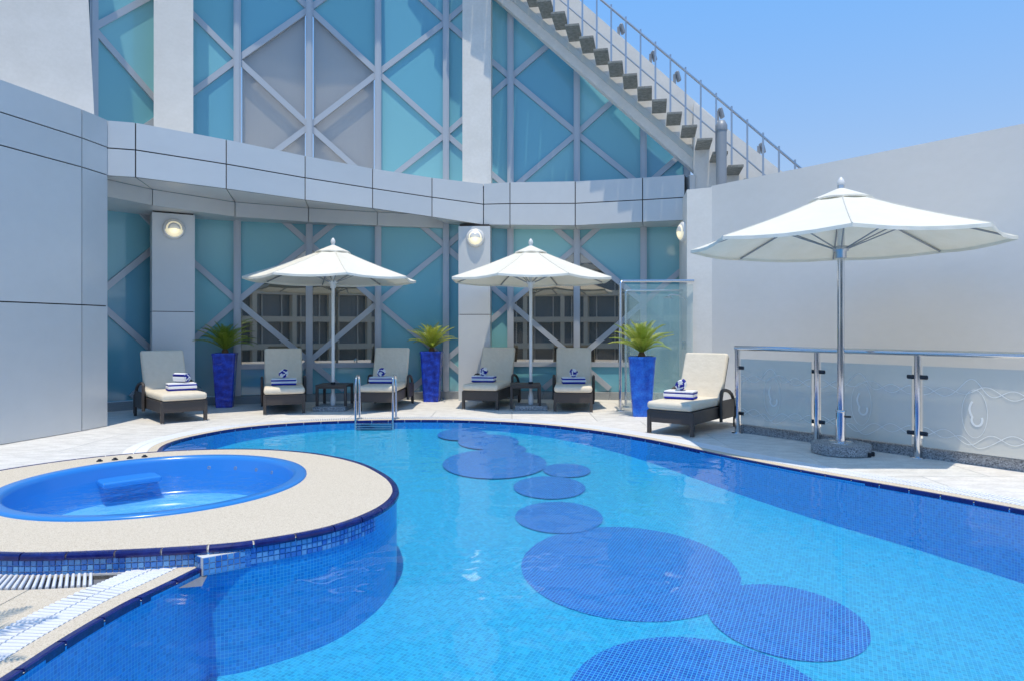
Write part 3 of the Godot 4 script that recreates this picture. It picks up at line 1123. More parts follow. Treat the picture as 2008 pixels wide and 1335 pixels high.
func build_columns(bd: Node3D) -> void:
	for q in [[Vector2(-6.17, 11.7), Vector2(-5.6, 12.05), 1.70], [Vector2(-1.045, 13.33), Vector2(-0.425, 13.31), 1.68]]:
		var mb := MB.new()
		column_box(q[0], q[1], 0.0, q[2] - 0.006, 0.5, mb)
		var c := wpart(mb, "column", M.panel, bd)
		mb = MB.new()
		column_box(q[0], q[1], q[2] + 0.006, 3.40, 0.5, mb)
		part(mb, "column_panel", M.panel_b, c)
		mb = MB.new()
		var t: Vector2 = (q[1] - q[0]).normalized()
		var nn := Vector2(-t.y, t.x) * 0.02
		column_box(q[0] + t * 0.02 + nn, q[1] - t * 0.02 + nn, q[2] - 0.03, 3.44, 0.46, mb)
		part(mb, "column_core", M.joint, c)
	for q in [[Vector2(-6.22, 11.85), Vector2(-5.66, 12.12)], [Vector2(-0.975, 13.42), Vector2(-0.415, 13.40)]]:
		var mb := MB.new()
		column_box(q[0], q[1], 4.2, 10.6, 0.55, mb)
		wpart(mb, "upper_column", M.plaster, bd)

func build_side_wall() -> void:
	var w := [Vector2(-7.0, 5.6), Vector2(-6.45, 7.2), Vector2(-6.19, 8.26), Vector2(-5.91, 9.38), Vector2(-5.85, 9.87)]
	var rows := [0.0, 1.73, 3.62, 4.02, 4.42]
	var o := thing("panelled_wall", "curved wall of blue grey metal panels beside the hot tub", "wall", P(-6.19, 0, 8.26))
	for i in w.size() - 1:
		if i == 1:
			continue
		for r in 4:
			var mb := MB.new()
			var a: Vector2 = w[i] if i != 2 else w[1]
			panel_quad(a, w[i + 1], rows[r], rows[r + 1], rows[r], rows[r + 1], 0.008, 0.03, mb)
			wpart(mb, "wall_panel", M.panel if (i + r) % 2 else M.panel_b, o)
	var mb := MB.new()
	var poly := PackedVector2Array([w[0], w[1], w[3], w[4], Vector2(-6.6, 10.0), Vector2(-7.4, 8.0), Vector2(-8.0, 5.6)])
	var inset := PackedVector2Array()
	for k in poly.size():
		inset.append(poly[k] + (Vector2(-0.022, 0.0) if k < 4 else Vector2.ZERO))
	mb.prism(inset, Vector3(0, 4.405, 0), Vector3.RIGHT, Vector3.FORWARD, Vector3.DOWN * 4.4)
	wpart(mb, "wall_core", M.joint, o)
	# plaster end closing the wall toward the glass
	mb = MB.new()
	panel_quad(Vector2(-5.85, 9.875), Vector2(-6.6, 10.02), 0.0, 3.6, 0.0, 3.6, 0.004, 0.03, mb)
	wpart(mb, "end_panel", M.panel, o)
	# leaning cream wall above
	var c := thing("cream_wall", "tall cream plaster wall rising above the blue grey panels", "wall", P(-6.4, 4.3, 10.6))
	mb = MB.new()
	var ax := Vector3(1, 0, -0.30).normalized()
	var q := PackedVector2Array([Vector2(-6, -0.9), Vector2(-0.02, -0.9), Vector2(-0.17, 2.5), Vector2(-0.33, 6.5), Vector2(-6, 6.5)])
	mb.prism(q, Vector3.ZERO, ax, Vector3.UP, Vector3(-0.45, 0, -0.5))
	part(mb, "wall_face", M.plaster, c)

func build_roof(bd: Node3D) -> void:
	# roof overhang above the picture, whose shade lies on the high glass
	var mb := MB.new()
	var edge_out := [Vector2(-7.9, 10.6), Vector2(-6.6, 11.45), Vector2(-5.0, 11.85), Vector2(-3.6, 12.25), Vector2(-2.55, 12.52)]
	var edge_in := [Vector2(-8.2, 11.0), Vector2(-6.9, 12.6), Vector2(-5.3, 13.2), Vector2(-4.0, 13.6), Vector2(-2.6, 13.95)]
	for k in 4:
		for y in [10.52, 10.75]:
			mb.quad(P(edge_out[k].x, y, edge_out[k].y), P(edge_out[k + 1].x, y, edge_out[k + 1].y), P(edge_in[k + 1].x, y, edge_in[k + 1].y), P(edge_in[k].x, y, edge_in[k].y), Vector3.UP if y > 10.6 else Vector3.DOWN)
		mb.quad(P(edge_out[k].x, 10.52, edge_out[k].y), P(edge_out[k + 1].x, 10.52, edge_out[k + 1].y), P(edge_out[k + 1].x, 10.75, edge_out[k + 1].y), P(edge_out[k].x, 10.75, edge_out[k].y), Vector3.BACK)
	wpart(mb, "roof_overhang", M.plaster, bd)
	# sloping parapet beside the stair, running down to the right
	var p0 := STAIR + Vector2(SDIR.y, SDIR.x).normalized() * 0.0
	mb = MB.new()
	var ax := Vector3(SDIR.x, 0, -SDIR.y)
	var back := Vector3(SDIR.y, 0, SDIR.x) * -1.0
	var o := P(STAIR.x, 0, STAIR.y) + back * 0.74
	var poly := PackedVector2Array()
	for e in [[-17.6, -0.42], [16.0, -0.42], [16.0, 0.84], [-17.6, 1.04]]:
		poly.append(Vector2(e[0] * GOING, 5.99 - e[0] * RISE + e[1]))
	mb.prism(poly, o, ax, Vector3.UP, back * 0.25)
	wpart(mb, "parapet", M.plaster, bd)
	# plaster flank under the foot of the stair
	mb = MB.new()
	var fl := PackedVector2Array([Vector2(1.28, 3.3), Vector2(3.4, 3.3), Vector2(3.4, 3.75), Vector2(1.28, 5.6)])
	mb.prism(fl, o - back * 0.10, ax, Vector3.UP, back * 0.08)
	wpart(mb, "stair_flank", M.plaster, bd)

# ---------------------------------------------------------------- roof stair
const STAIR := Vector2(1.99, 12.3)
const SDIR := Vector2(0.98, -0.199)
const GOING := 0.261
const RISE := 0.247

func build_stair() -> void:
	var foot := P(STAIR.x + SDIR.x * 11 * GOING, 3.9, STAIR.y + SDIR.y * 11 * GOING)
	var st := thing("roof_stair", "open grey stair with slim handrail climbing beside the sloping parapet", "stair", foot)
	var ax := Vector3(SDIR.x, 0, -SDIR.y)
	var back := Vector3(SDIR.y, 0, SDIR.x) * -1.0
	var out := -back
	var o := P(STAIR.x, 0, STAIR.y)
	var mb := MB.new()
	mb.rbox(Vector3(0.13, -0.022, 0), Vector3(0.262, 0.044, 0.70), 0.006, 1)
	var tm := mb.mesh()
	var pm := MB.new()
	pm.box(Vector3(0, 0.50, 0), Vector3(0.03, 1.06, 0.03))
	var post := pm.mesh()
	var bas := Basis(ax, Vector3.UP, out)
	for k in range(-17, 15):
		var p := o + ax * (k * GOING) + Vector3.UP * (5.99 - k * RISE)
		var n := node_of(tm, "tread", M.tread, st)
		n.transform = Transform3D(bas, p + back * 0.35 - foot)
		if k > -17 and k < 14:
			var q := node_of(post, "baluster", M.steel_soft, st)
			q.transform = Transform3D(bas, p + ax * 0.06 + back * 0.02 - foot)
	for e in [[1.02, 0.022, "handrail"], [0.38, 0.014, "mid_rail"]]:
		mb = MB.new()
		mb.tube([o + ax * (-17 * GOING) + Vector3.UP * (5.99 + 17 * RISE + e[0]) + back * 0.02, o + ax * (14.3 * GOING) + Vector3.UP * (5.99 - 14.3 * RISE + e[0]) + back * 0.02], e[1], 8)
		wpart(mb, e[2], M.steel_soft, st)
	for s in [0.70]:
		mb = MB.new()
		var poly := PackedVector2Array([Vector2(-17.5 * GOING, 5.99 + 17.5 * RISE - 0.05), Vector2(-17.5 * GOING, 5.99 + 17.5 * RISE - 0.20), Vector2(14.0 * GOING, 5.99 - 14.0 * RISE - 0.20), Vector2(14.0 * GOING, 5.99 - 14.0 * RISE - 0.05)])
		mb.prism(poly, o + back * s, ax, Vector3.UP, back * 0.03)
		wpart(mb, "stringer", M.stringer, st)
	# floodlights on the parapet
	var spots := [-0.4, 1.9, 3.6, 6.6, 9.4, 12.4]
	for i in spots.size():
		var k: float = spots[i]
		var at := o + ax * (k * GOING) + back * 0.80 + Vector3.UP * (5.99 - k * RISE + 0.93)
		var fl := thing("floodlight", ["small floodlight on the parapet, highest of the six in view", "small floodlight on the parapet, second from the top", "small floodlight on the parapet, third from the top", "small floodlight on the parapet, fourth from the top", "small floodlight on the parapet, just above the lowest one", "small floodlight at the foot of the sloping handrail"][i], "floodlight", at, 0.2, "floodlights along the parapet")
		mb = MB.new()
		mb.box(Vector3(0, 0.06, 0), Vector3(0.045, 0.22, 0.04))
		part(mb, "bracket", M.grey_metal, fl)
		mb = MB.new()
		mb.rbox(Vector3(0.06, 0.13, 0.02), Vector3(0.06, 0.20, 0.11), 0.025, 3, Basis(Vector3(0, 0, 1), 0.3))
		var hd := part(mb, "head", M.grey_metal, fl)
		mb = MB.new()
		mb.box(Vector3(0.09, 0.139, 0.02), Vector3(0.006, 0.14, 0.07), Basis(Vector3(0, 0, 1), 0.3))
		part(mb, "lens", M.far_glass, hd)
	# vent pipe before the stair's foot
	var pv := thing("vent_pipe", "grey vertical vent pipe standing behind the plaster wall top", "pipe", P(3.62, 3.25, 11.80))
	mb = MB.new()
	mb.lathe([Vector2(0.088, 0.0), Vector2(0.088, 1.60), Vector2(0.0, 1.60)], 20, Vector3.ZERO)
	part(mb, "shaft", M.grey_metal, pv)
	mb = MB.new()
	mb.lathe([Vector2(0.092, 1.56), Vector2(0.10, 1.58), Vector2(0.10, 1.66), Vector2(0.06, 1.74), Vector2(0.0, 1.745)], 20, Vector3.ZERO)
	part(mb, "cowl", M.grey_metal, pv)

func build_boundary() -> void:
	# plaster wall behind the railing
	var o := thing("boundary_wall", "long plain grey plaster wall behind the glass railing", "wall", P(3.39, 0, 11.6))
	var mb := MB.new()
	var d := Vector2(0.603, -0.798)
	var nn := Vector2(0.798, 0.603)
	var a := Vector2(3.39, 11.6)
	var b := a + d * 11.0
	mb.prism(PackedVector2Array([a, b, b + nn * 0.35, a + nn * 0.35 + d * 0.3]), Vector3(0, 3.825, 0), Vector3.RIGHT, Vector3.FORWARD, Vector3.DOWN * 3.83)
	wpart(mb, "wall_face", M.wall, o)
	mb = MB.new()
	mb.prism(PackedVector2Array([Vector2(3.02, 11.78), Vector2(3.40, 11.59), Vector2(3.55, 12.0), Vector2(3.5, 13.3), Vector2(3.26, 13.3)]), Vector3(0, 3.80, 0), Vector3.RIGHT, Vector3.FORWARD, Vector3.DOWN * 3.81)
	wpart(mb, "pier", M.plaster, o)

func wall_lamp(at: Vector3, turn: float, label: String) -> void:
	var l := thing("wall_lamp", label, "lamp", at, turn, "round lamps on the columns")
	var mb := MB.new()
	mb.lathe([Vector2(0.175, 0.0), Vector2(0.18, 0.02), Vector2(0.17, 0.06), Vector2(0.155, 0.075), Vector2(0.14, 0.078)], 32)
	var b := part(mb, "housing", M.white_metal, l)
	b.rotation.x = PI * 0.5
	mb = MB.new()
	mb.lathe([Vector2(0.142, 0.07), Vector2(0.12, 0.10), Vector2(0.07, 0.125), Vector2(0.0, 0.132)], 32)
	var g := part(mb, "diffuser", M.lamp_glass, l)
	g.rotation.x = PI * 0.5
	# half-moon hood over the upper part of the diffuser
	mb = MB.new()
	for k in 20:
		var a0 := -0.12 + (PI + 0.24) * k / 20.0
		var a1 := -0.12 + (PI + 0.24) * (k + 1) / 20.0
		var mid := Vector3(0, 0.0, 0.137)
		var o0 := Vector3(cos(a0) * 0.15, sin(a0) * 0.15, 0.075)
		var o1 := Vector3(cos(a1) * 0.15, sin(a1) * 0.15, 0.075)
		mb.quad(o0, o1, o1.lerp(mid, 0.5) + Vector3(0, 0, 0.022), o0.lerp(mid, 0.5) + Vector3(0, 0, 0.022), Vector3(0, 0.3, 1))
		mb.quad(o0.lerp(mid, 0.5) + Vector3(0, 0, 0.022), o1.lerp(mid, 0.5) + Vector3(0, 0, 0.022), mid, mid + Vector3(0, 0, 0.0001), Vector3(0, 0.3, 1))
	part(mb, "hood", M.panel, l)
	var lt := OmniLight3D.new()
	lt.name = "lamp_light"
	lt.light_energy = 0.012
	lt.light_color = Color(1.0, 0.93, 0.72)
	lt.light_size = 0.1
	lt.omni_range = 20.0
	lt.omni_attenuation = 2.0
	lt.shadow_enabled = true
	l.add_child(lt)
	lt.position = Vector3(0, -0.04, 0.2)

# ---------------------------------------------------------------- furniture and the rest
func lounger_proto() -> Node3D:
	var t := Node3D.new()
	var W := 0.66
	var mb := MB.new()
	# woven skirt: front, sides and back
	mb.rbox(Vector3(0, 0.245, -0.025), Vector3(W - 0.04, 0.17, 0.03), 0.008, 1)
	part(mb, "front_skirt", M.rattan, t)
	for s in [-1.0, 1.0]:
		mb = MB.new()
		mb.rbox(Vector3(s * (W * 0.5 - 0.02), 0.245, -0.86), Vector3(0.03, 0.17, 1.62), 0.008, 1)
		part(mb, "side_skirt", M.rattan, t)
	mb = MB.new()
	mb.rbox(Vector3(0, 0.315, -0.84), Vector3(W - 0.02, 0.03, 1.68), 0.012, 2)
	part(mb, "seat_frame", M.rattan, t)
	for s in [-1.0, 1.0]:
		for z in [-0.03, -1.65]:
			mb = MB.new()
			mb.rbox(Vector3(s * (W * 0.5 - 0.025), 0.165, z), Vector3(0.05, 0.31, 0.05), 0.008, 1)
			var lg := part(mb, "leg", M.rattan, t)
			mb = MB.new()
			mb.lathe([Vector2(0.0, 0.0), Vector2(0.02, 0.0), Vector2(0.022, 0.012), Vector2(0.018, 0.022), Vector2(0.0, 0.022)], 10, Vector3(s * (W * 0.5 - 0.025), 0.0, z))
			part(mb, "foot_cap", M.cap, lg)
	mb = MB.new()
	mb.rbox(Vector3(0, 0.388, -0.52), Vector3(0.645, 0.105, 1.09), 0.045, 4, Basis.IDENTITY, 0.012)
	part(mb, "seat_cushion", M.cushion, t)
	var tilt := deg_to_rad(67.0)
	var bb := Basis(Vector3.RIGHT, tilt)
	var hinge := Vector3(0, 0.37, -1.01)
	mb = MB.new()
	mb.rbox(hinge + bb * Vector3(0, 0.035, -0.35), Vector3(0.645, 0.085, 0.74), 0.036, 4, bb, 0.008)
	part(mb, "back_cushion", M.cushion, t)
	mb = MB.new()
	mb.rbox(hinge + bb * Vector3(0, -0.025, -0.34), Vector3(0.62, 0.028, 0.70), 0.01, 1, bb)
	part(mb, "backrest_frame", M.rattan, t)
	mb = MB.new()
	mb.tube([Vector3(0, 0.33, -1.50), hinge + bb * Vector3(0, -0.04, -0.45)], 0.016, 8)
	part(mb, "back_strut", M.rattan, t)
	for s in [-1.0, 1.0]:
		mb = MB.new()
		var x: float = s * (W * 0.5 + 0.03)
		var pts := [Vector3(x, 0.12, -0.870), Vector3(x, 0.35, -0.870), Vector3(x, 0.50, -0.870), Vector3(x, 0.535, -0.885), Vector3(x, 0.55, -0.930), Vector3(x, 0.545, -1.050), Vector3(x, 0.52, -1.170), Vector3(x, 0.47, -1.270), Vector3(x, 0.39, -1.340), Vector3(x, 0.2, -1.380), Vector3(x, 0.0, -1.385)]
		mb.tube(pts, 0.024, 8)
		var ar := part(mb, "armrest", M.rattan, t)
		mb = MB.new()
		mb.rbox(Vector3(x, 0.28, -1.11), Vector3(0.024, 0.26, 0.46), 0.006, 1)
		part(mb, "side_infill", M.rattan, ar)
	return t

func place_lounger(proto: Node3D, foot: Vector2, axis: Vector2, label: String) -> Transform3D:
	var o: Node3D = proto.duplicate()
	o.name = numbered("sun_lounger")
	add_child(o)
	var ax := axis.normalized()
	o.position = P(foot.x, 0.0, foot.y)
	o.rotation.y = atan2(-ax.x, ax.y)
	describe(o, label, "sun lounger", "sun loungers round the pool")
	return o.transform

func towel_set(tr: Transform3D, where: String, dx: float, dz: float, roll_turn: float, variant: int) -> void:
	var at := tr * Vector3(dx, 0.458, -0.46 + dz)
	var turn := tr.basis.get_euler().y
	var t := thing("folded_towel", "folded white towel with blue stripes on " + where, "towel", at, turn + 0.05 * (variant - 2), "folded towels on the loungers")
	var y := 0.0
	var layers := [[0.026, M.towel_blue, 0.40], [0.040, M.towel, 0.41], [0.022, M.towel_blue, 0.405], [0.016, M.towel, 0.40]]
	for k in 4:
		var mb := MB.new()
		var h: float = layers[k][0]
		mb.rbox(Vector3(0.004 * ((k + variant) % 3 - 1), y + h * 0.5, 0.003 * ((k * 2 + variant) % 3)), Vector3(layers[k][2], h + 0.004, 0.25), minf(0.012, h * 0.45), 3, Basis.IDENTITY, 0.003)
		part(mb, "towel_fold", layers[k][1], t)
		y += h
	var r := thing("rolled_towel", "rolled blue and white towel on top, on " + where, "towel", at + Vector3.UP * (y + 0.003), turn + roll_turn, "rolled towels on the loungers")
	# a sheet wound into a roll, its stripes showing at the end
	var mb2 := MB.new()
	mb2.colored = true
	var white := Color(0.82, 0.84, 0.87)
	var blue := Color(0.012, 0.022, 0.32)
	var turns := 3.4
	var steps := 92
	var L := 0.11
	var cy := 0.078
	var arcl := 0.0
	for k in steps:
		var f0 := float(k) / steps
		var f1 := float(k + 1) / steps
		var r0 := lerpf(0.012, 0.078, f0)
		var r1 := lerpf(0.012, 0.078, f1)
		var a0 := f0 * turns * TAU + variant
		var a1 := f1 * turns * TAU + variant
		arcl += (r0 + r1) * 0.5 * (a1 - a0)
		mb2.tint = blue if fmod(arcl + variant * 0.04, 0.16) < 0.075 else white
		var th := 0.0165
		var q := []
		for e in [[r0, a0], [r1, a1], [r1 - th, a1], [maxf(r0 - th, 0.002), a0]]:
			q.append(Vector3(cos(e[1]) * e[0], cy + sin(e[1]) * e[0], 0))
		var zo := Vector3(0, 0, L + 0.02 * (1.0 - f0))
		mb2.quad(q[0] + zo, q[1] + zo, q[2] + zo, q[3] + zo, Vector3.BACK)
		mb2.quad(q[0] - zo, q[1] - zo, q[2] - zo, q[3] - zo, Vector3.FORWARD)
		mb2.squad([q[0] - zo, q[1] - zo, q[1] + zo, q[0] + zo], [Vector3(cos(a0), sin(a0), 0), Vector3(cos(a1), sin(a1), 0), Vector3(cos(a1), sin(a1), 0), Vector3(cos(a0), sin(a0), 0)], [Vector2.ZERO, Vector2.ZERO, Vector2.ZERO, Vector2.ZERO])
	part(mb2, "roll", M.towel_dyed, r)

func side_table(at: Vector2, turn: float, label: String) -> void:
	var t := thing("side_table", label, "table", P(at.x, 0, at.y), turn, "low tables between loungers")
	var mb := MB.new()
	mb.rbox(Vector3(0, 0.425, 0), Vector3(0.54, 0.035, 0.52), 0.008, 1)
	part(mb, "table_top", M.rattan, t)
	for s in [[-1, -1], [1, -1], [1, 1], [-1, 1]]:
		mb = MB.new()
		mb.rbox(Vector3(s[0] * 0.245, 0.215, s[1] * 0.235), Vector3(0.045, 0.39, 0.045), 0.006, 1)
		var lg := part(mb, "leg", M.rattan, t)
		mb = MB.new()
		mb.lathe([Vector2(0.0, 0.0), Vector2(0.018, 0.0), Vector2(0.02, 0.012), Vector2(0.016, 0.022), Vector2(0.0, 0.022)], 10, Vector3(s[0] * 0.245, 0.0, s[1] * 0.235))
		part(mb, "foot_cap", M.cap, lg)
	for s in [-1.0, 1.0]:
		mb = MB.new()
		mb.rbox(Vector3(0, 0.395, s * 0.235), Vector3(0.45, 0.03, 0.03), 0.006, 1)
		part(mb, "apron", M.rattan, t)

func umbrella(at: Vector2, r: float, rim: float, apex: float, pole_r: float, big: bool, label: String) -> void:
	var t := thing("parasol", label, "parasol", P(at.x, 0, at.y), 0.0, "cream octagonal parasols")
	var mb := MB.new()
	var rings := 7
	var vent := 0.17
	var pts := []
	for k in rings + 1:
		var f := lerpf(vent, 1.0, float(k) / rings)
		var row := []
		for e in 33:
			var an := TAU * e / 32.0 + PI / 8.0
			var sec := fposmod(an - PI / 8.0, PI / 4.0) - PI / 8.0
			var flat := cos(PI / 8.0) / cos(sec)
			var mid := 1.0 - pow(absf(sec) / (PI / 8.0), 2.0)
			# cloth hangs a little between the ribs
			var rr := r * f * lerpf(1.0, flat, 1.0) - 0.02 * mid * f
			var y := lerpf(apex, rim, f) - 0.10 * r * 0.25 * sin(PI * f) * 0.6 - 0.03 * mid * f
			row.append(Vector3(cos(an) * rr, y, sin(an) * rr))
		pts.append(row)
	for k in rings:
		for e in 32:
			mb.quad(pts[k][e], pts[k][e + 1], pts[k + 1][e + 1], pts[k + 1][e], Vector3.UP)
	for e in 32:
		# hem
		mb.quad(pts[rings][e], pts[rings][e + 1], pts[rings][e + 1] + Vector3(0, -0.035, 0), pts[rings][e] + Vector3(0, -0.035, 0), pts[rings][e])
	var cp := part(mb, "canopy", M.canvas, t)
	for k in 8:
		var an := TAU * k / 8.0 + PI / 8.0
		mb = MB.new()
		var sp := []
		for e in rings + 1:
			sp.append(pts[e][k * 4] + Vector3(0, 0.002, 0))
		mb.tube(sp, 0.007, 5, -1.0, 0.5)
		part(mb, "seam", M.canvas, cp)
	mb = MB.new()
	var vr := r * 0.205
	for e in 32:
		var q := []
		for g in [e, e + 1]:
			var an: float = TAU * g / 32.0 + PI / 8.0
			var sec := fposmod(an - PI / 8.0, PI / 4.0) - PI / 8.0
			var flat := cos(PI / 8.0) / cos(sec)
			var mid := 1.0 - pow(absf(sec) / (PI / 8.0), 2.0)
			q.append([Vector3(cos(an) * vr * flat, apex - (apex - rim) * 0.215 + 0.014 + 0.012 * mid, sin(an) * vr * flat), Vector3(cos(an) * 0.04, apex + 0.012, sin(an) * 0.04)])
		mb.quad(q[0][0], q[1][0], q[1][1], q[0][1], Vector3.UP)
		mb.quad(q[0][0], q[1][0], q[1][0] + Vector3(0, -0.02, 0), q[0][0] + Vector3(0, -0.02, 0), q[0][0])
	part(mb, "vent_cap", M.canvas, t)
	mb = MB.new()
	mb.lathe([Vector2(0.05, apex + 0.0), Vector2(0.03, apex + 0.018), Vector2(0.018, apex + 0.03), Vector2(0.036, apex + 0.05), Vector2(0.042, apex + 0.08), Vector2(0.030, apex + 0.115), Vector2(0.010, apex + 0.142), Vector2(0.0, apex + 0.147)], 18)
	part(mb, "finial", M.white_metal, t)
	var pole_m: Material = M.steel if big else M.white_metal
	mb = MB.new()
	mb.lathe([Vector2(pole_r, 0.05), Vector2(pole_r, apex + 0.05)], 20)
	part(mb, "pole", pole_m, t)
	var hub_y := rim - 0.07
	mb = MB.new()
	mb.lathe([Vector2(pole_r + 0.002, hub_y - 0.09), Vector2(pole_r + 0.02, hub_y - 0.09), Vector2(pole_r + 0.022, hub_y - 0.02), Vector2(pole_r + 0.045, hub_y - 0.01), Vector2(pole_r + 0.05, hub_y + 0.04), Vector2(pole_r + 0.002, hub_y + 0.045)], 20)
	part(mb, "runner", M.steel_soft if big else M.white_metal, t)
	mb = MB.new()
	mb.lathe([Vector2(pole_r + 0.002, apex - 0.10), Vector2(pole_r + 0.03, apex - 0.09), Vector2(pole_r + 0.035, apex - 0.05), Vector2(pole_r + 0.002, apex - 0.04)], 20)
	part(mb, "top_hub", M.white_metal, t)
	for k in 8:
		var an := TAU * k / 8.0 + PI / 8.0
		var dirv := Vector3(cos(an), 0, sin(an))
		mb = MB.new()
		mb.tube([dirv * (pole_r + 0.02) + Vector3.UP * (apex - 0.075), dirv * (r * 0.6) + Vector3.UP * (lerpf(apex, rim, 0.6) - 0.052), dirv * (r * 0.985) + Vector3.UP * (rim - 0.014)], 0.011, 6)
		var rb := part(mb, "rib", M.grey_metal, t)
		mb = MB.new()
		mb.tube([dirv * (pole_r + 0.04) + Vector3.UP * (hub_y + 0.015), dirv * (r * 0.5) + Vector3.UP * (lerpf(apex, rim, 0.5) - 0.055)], 0.008, 6)
		part(mb, "strut", M.grey_metal, rb)
	if big:
		mb = MB.new()
		mb.lathe([Vector2(0.30, 0.004), Vector2(0.312, 0.012), Vector2(0.312, 0.105), Vector2(0.302, 0.118), Vector2(0.0, 0.122)], 48)
		part(mb, "base", M.granite, t)
		mb = MB.new()
		mb.lathe([Vector2(0.13, 0.12), Vector2(0.13, 0.13), Vector2(0.06, 0.134), Vector2(0.056, 0.14), Vector2(0.053, 0.46), Vector2(0.06, 0.465), Vector2(0.06, 0.49), Vector2(pole_r + 0.002, 0.492)], 24)
		part(mb, "sleeve", M.steel, t)
		mb = MB.new()
		mb.tube([Vector3(0.03, 0.42, 0.05), Vector3(0.08, 0.42, 0.07)], 0.011, 8)
		part(mb, "clamp_screw", M.dark, t)
		for s in [-0.5, 0.5]:
			mb = MB.new()
			mb.rbox(Vector3(0.22 + s * 0.07, 0.025, 0.215 - s * 0.06), Vector3(0.05, 0.05, 0.04), 0.01, 2)
			part(mb, "castor", M.dark, t)
	else:
		mb = MB.new()
		mb.rbox(Vector3(0, 0.04, 0), Vector3(0.56, 0.08, 0.56), 0.012, 2)
		part(mb, "base", M.granite, t)
		mb = MB.new()
		mb.lathe([Vector2(pole_r + 0.012, 0.08), Vector2(pole_r + 0.02, 0.13), Vector2(pole_r + 0.018, 0.22), Vector2(pole_r + 0.002, 0.30)], 16)
		part(mb, "sleeve", M.white_metal, t)
		mb = MB.new()
		mb.lathe([Vector2(pole_r + 0.001, 0.44), Vector2(pole_r + 0.014, 0.445), Vector2(pole_r + 0.014, 0.475), Vector2(pole_r + 0.001, 0.48)], 16)
		part(mb, "collar", M.dark, t)

func frond_mesh(sd: int, length: float, droop: float) -> ArrayMesh:
	var r := RandomNumberGenerator.new()
	r.seed = sd
	var mb := MB.new()
	var spine := []
	var steps := 12
	var an := 1.18
	var p := Vector3.ZERO
	for k in steps + 1:
		spine.append(p)
		an -= droop / steps * (0.5 + 1.2 * k / steps)
		p += Vector3(cos(an), sin(an), 0) * length / steps
	mb.tube(spine, 0.008, 5, 0.002)
	var pairs := 36
	for k in pairs:
		var f := 0.10 + 0.90 * k / (pairs - 1)
		var at := f * steps
		var i := mini(int(at), steps - 1)
		var c: Vector3 = spine[i].lerp(spine[i + 1], at - i)
		var t: Vector3 = (spine[i + 1] - spine[i]).normalized()
		var up := Vector3(0, 0, 1).cross(t).normalized()
		var ll := length * 0.21 * sin(PI * clampf(0.18 + 0.78 * f, 0, 1)) * r.randf_range(0.85, 1.1)
		for s in [-1.0, 1.0]:
			var lift := r.randf_range(0.25, 0.5)
			var d: Vector3 = (t * 0.62 + Vector3(0, 0, s) * 0.85 + up * lift).normalized()
			var w: Vector3 = t * 0.0042
			var mid: Vector3 = c + d * ll * 0.5 + up * 0.004
			var tip: Vector3 = c + d * ll - up * ll * 0.12
			mb.tri(c - w * 0.6, mid - w, mid + w)
			mb.tri(c - w * 0.6, mid + w, c + w * 0.6)
			mb.tri(mid - w, tip, mid + w)
	return mb.mesh()

func palm(at: Vector3, fronds: Array, sd: int, count: int, scale_by: float, label: String, mats: Array) -> void:
	var t := thing("cycad_palm", label, "plant", at, 0.0, "sago palms in tall pots")
	var r := RandomNumberGenerator.new()
	r.seed = sd
	var mb := MB.new()
	mb.lathe([Vector2(0.05, -0.02), Vector2(0.062, 0.02), Vector2(0.058, 0.06), Vector2(0.035, 0.10), Vector2(0.0, 0.11)], 14)
	part(mb, "trunk", M.bark, t)
	for k in count:
		var f := float(k) / count
		var o := node_of(fronds[r.randi() % fronds.size()], "frond", mats[r.randi() % mats.size()], t)
		var yaw := k * 2.39996 + r.randf_range(-0.15, 0.15)
		var tilt := lerpf(0.5, -0.6, f) + r.randf_range(-0.08, 0.08)
		var s := scale_by * lerpf(0.75, 1.05, 1.0 - absf(f - 0.6)) * r.randf_range(0.92, 1.06)
		o.transform = Transform3D(Basis(Vector3.UP, yaw) * Basis(Vector3(0, 0, 1), tilt) * Basis.from_scale(Vector3(s, s, s)), Vector3(0, 0.08, 0))

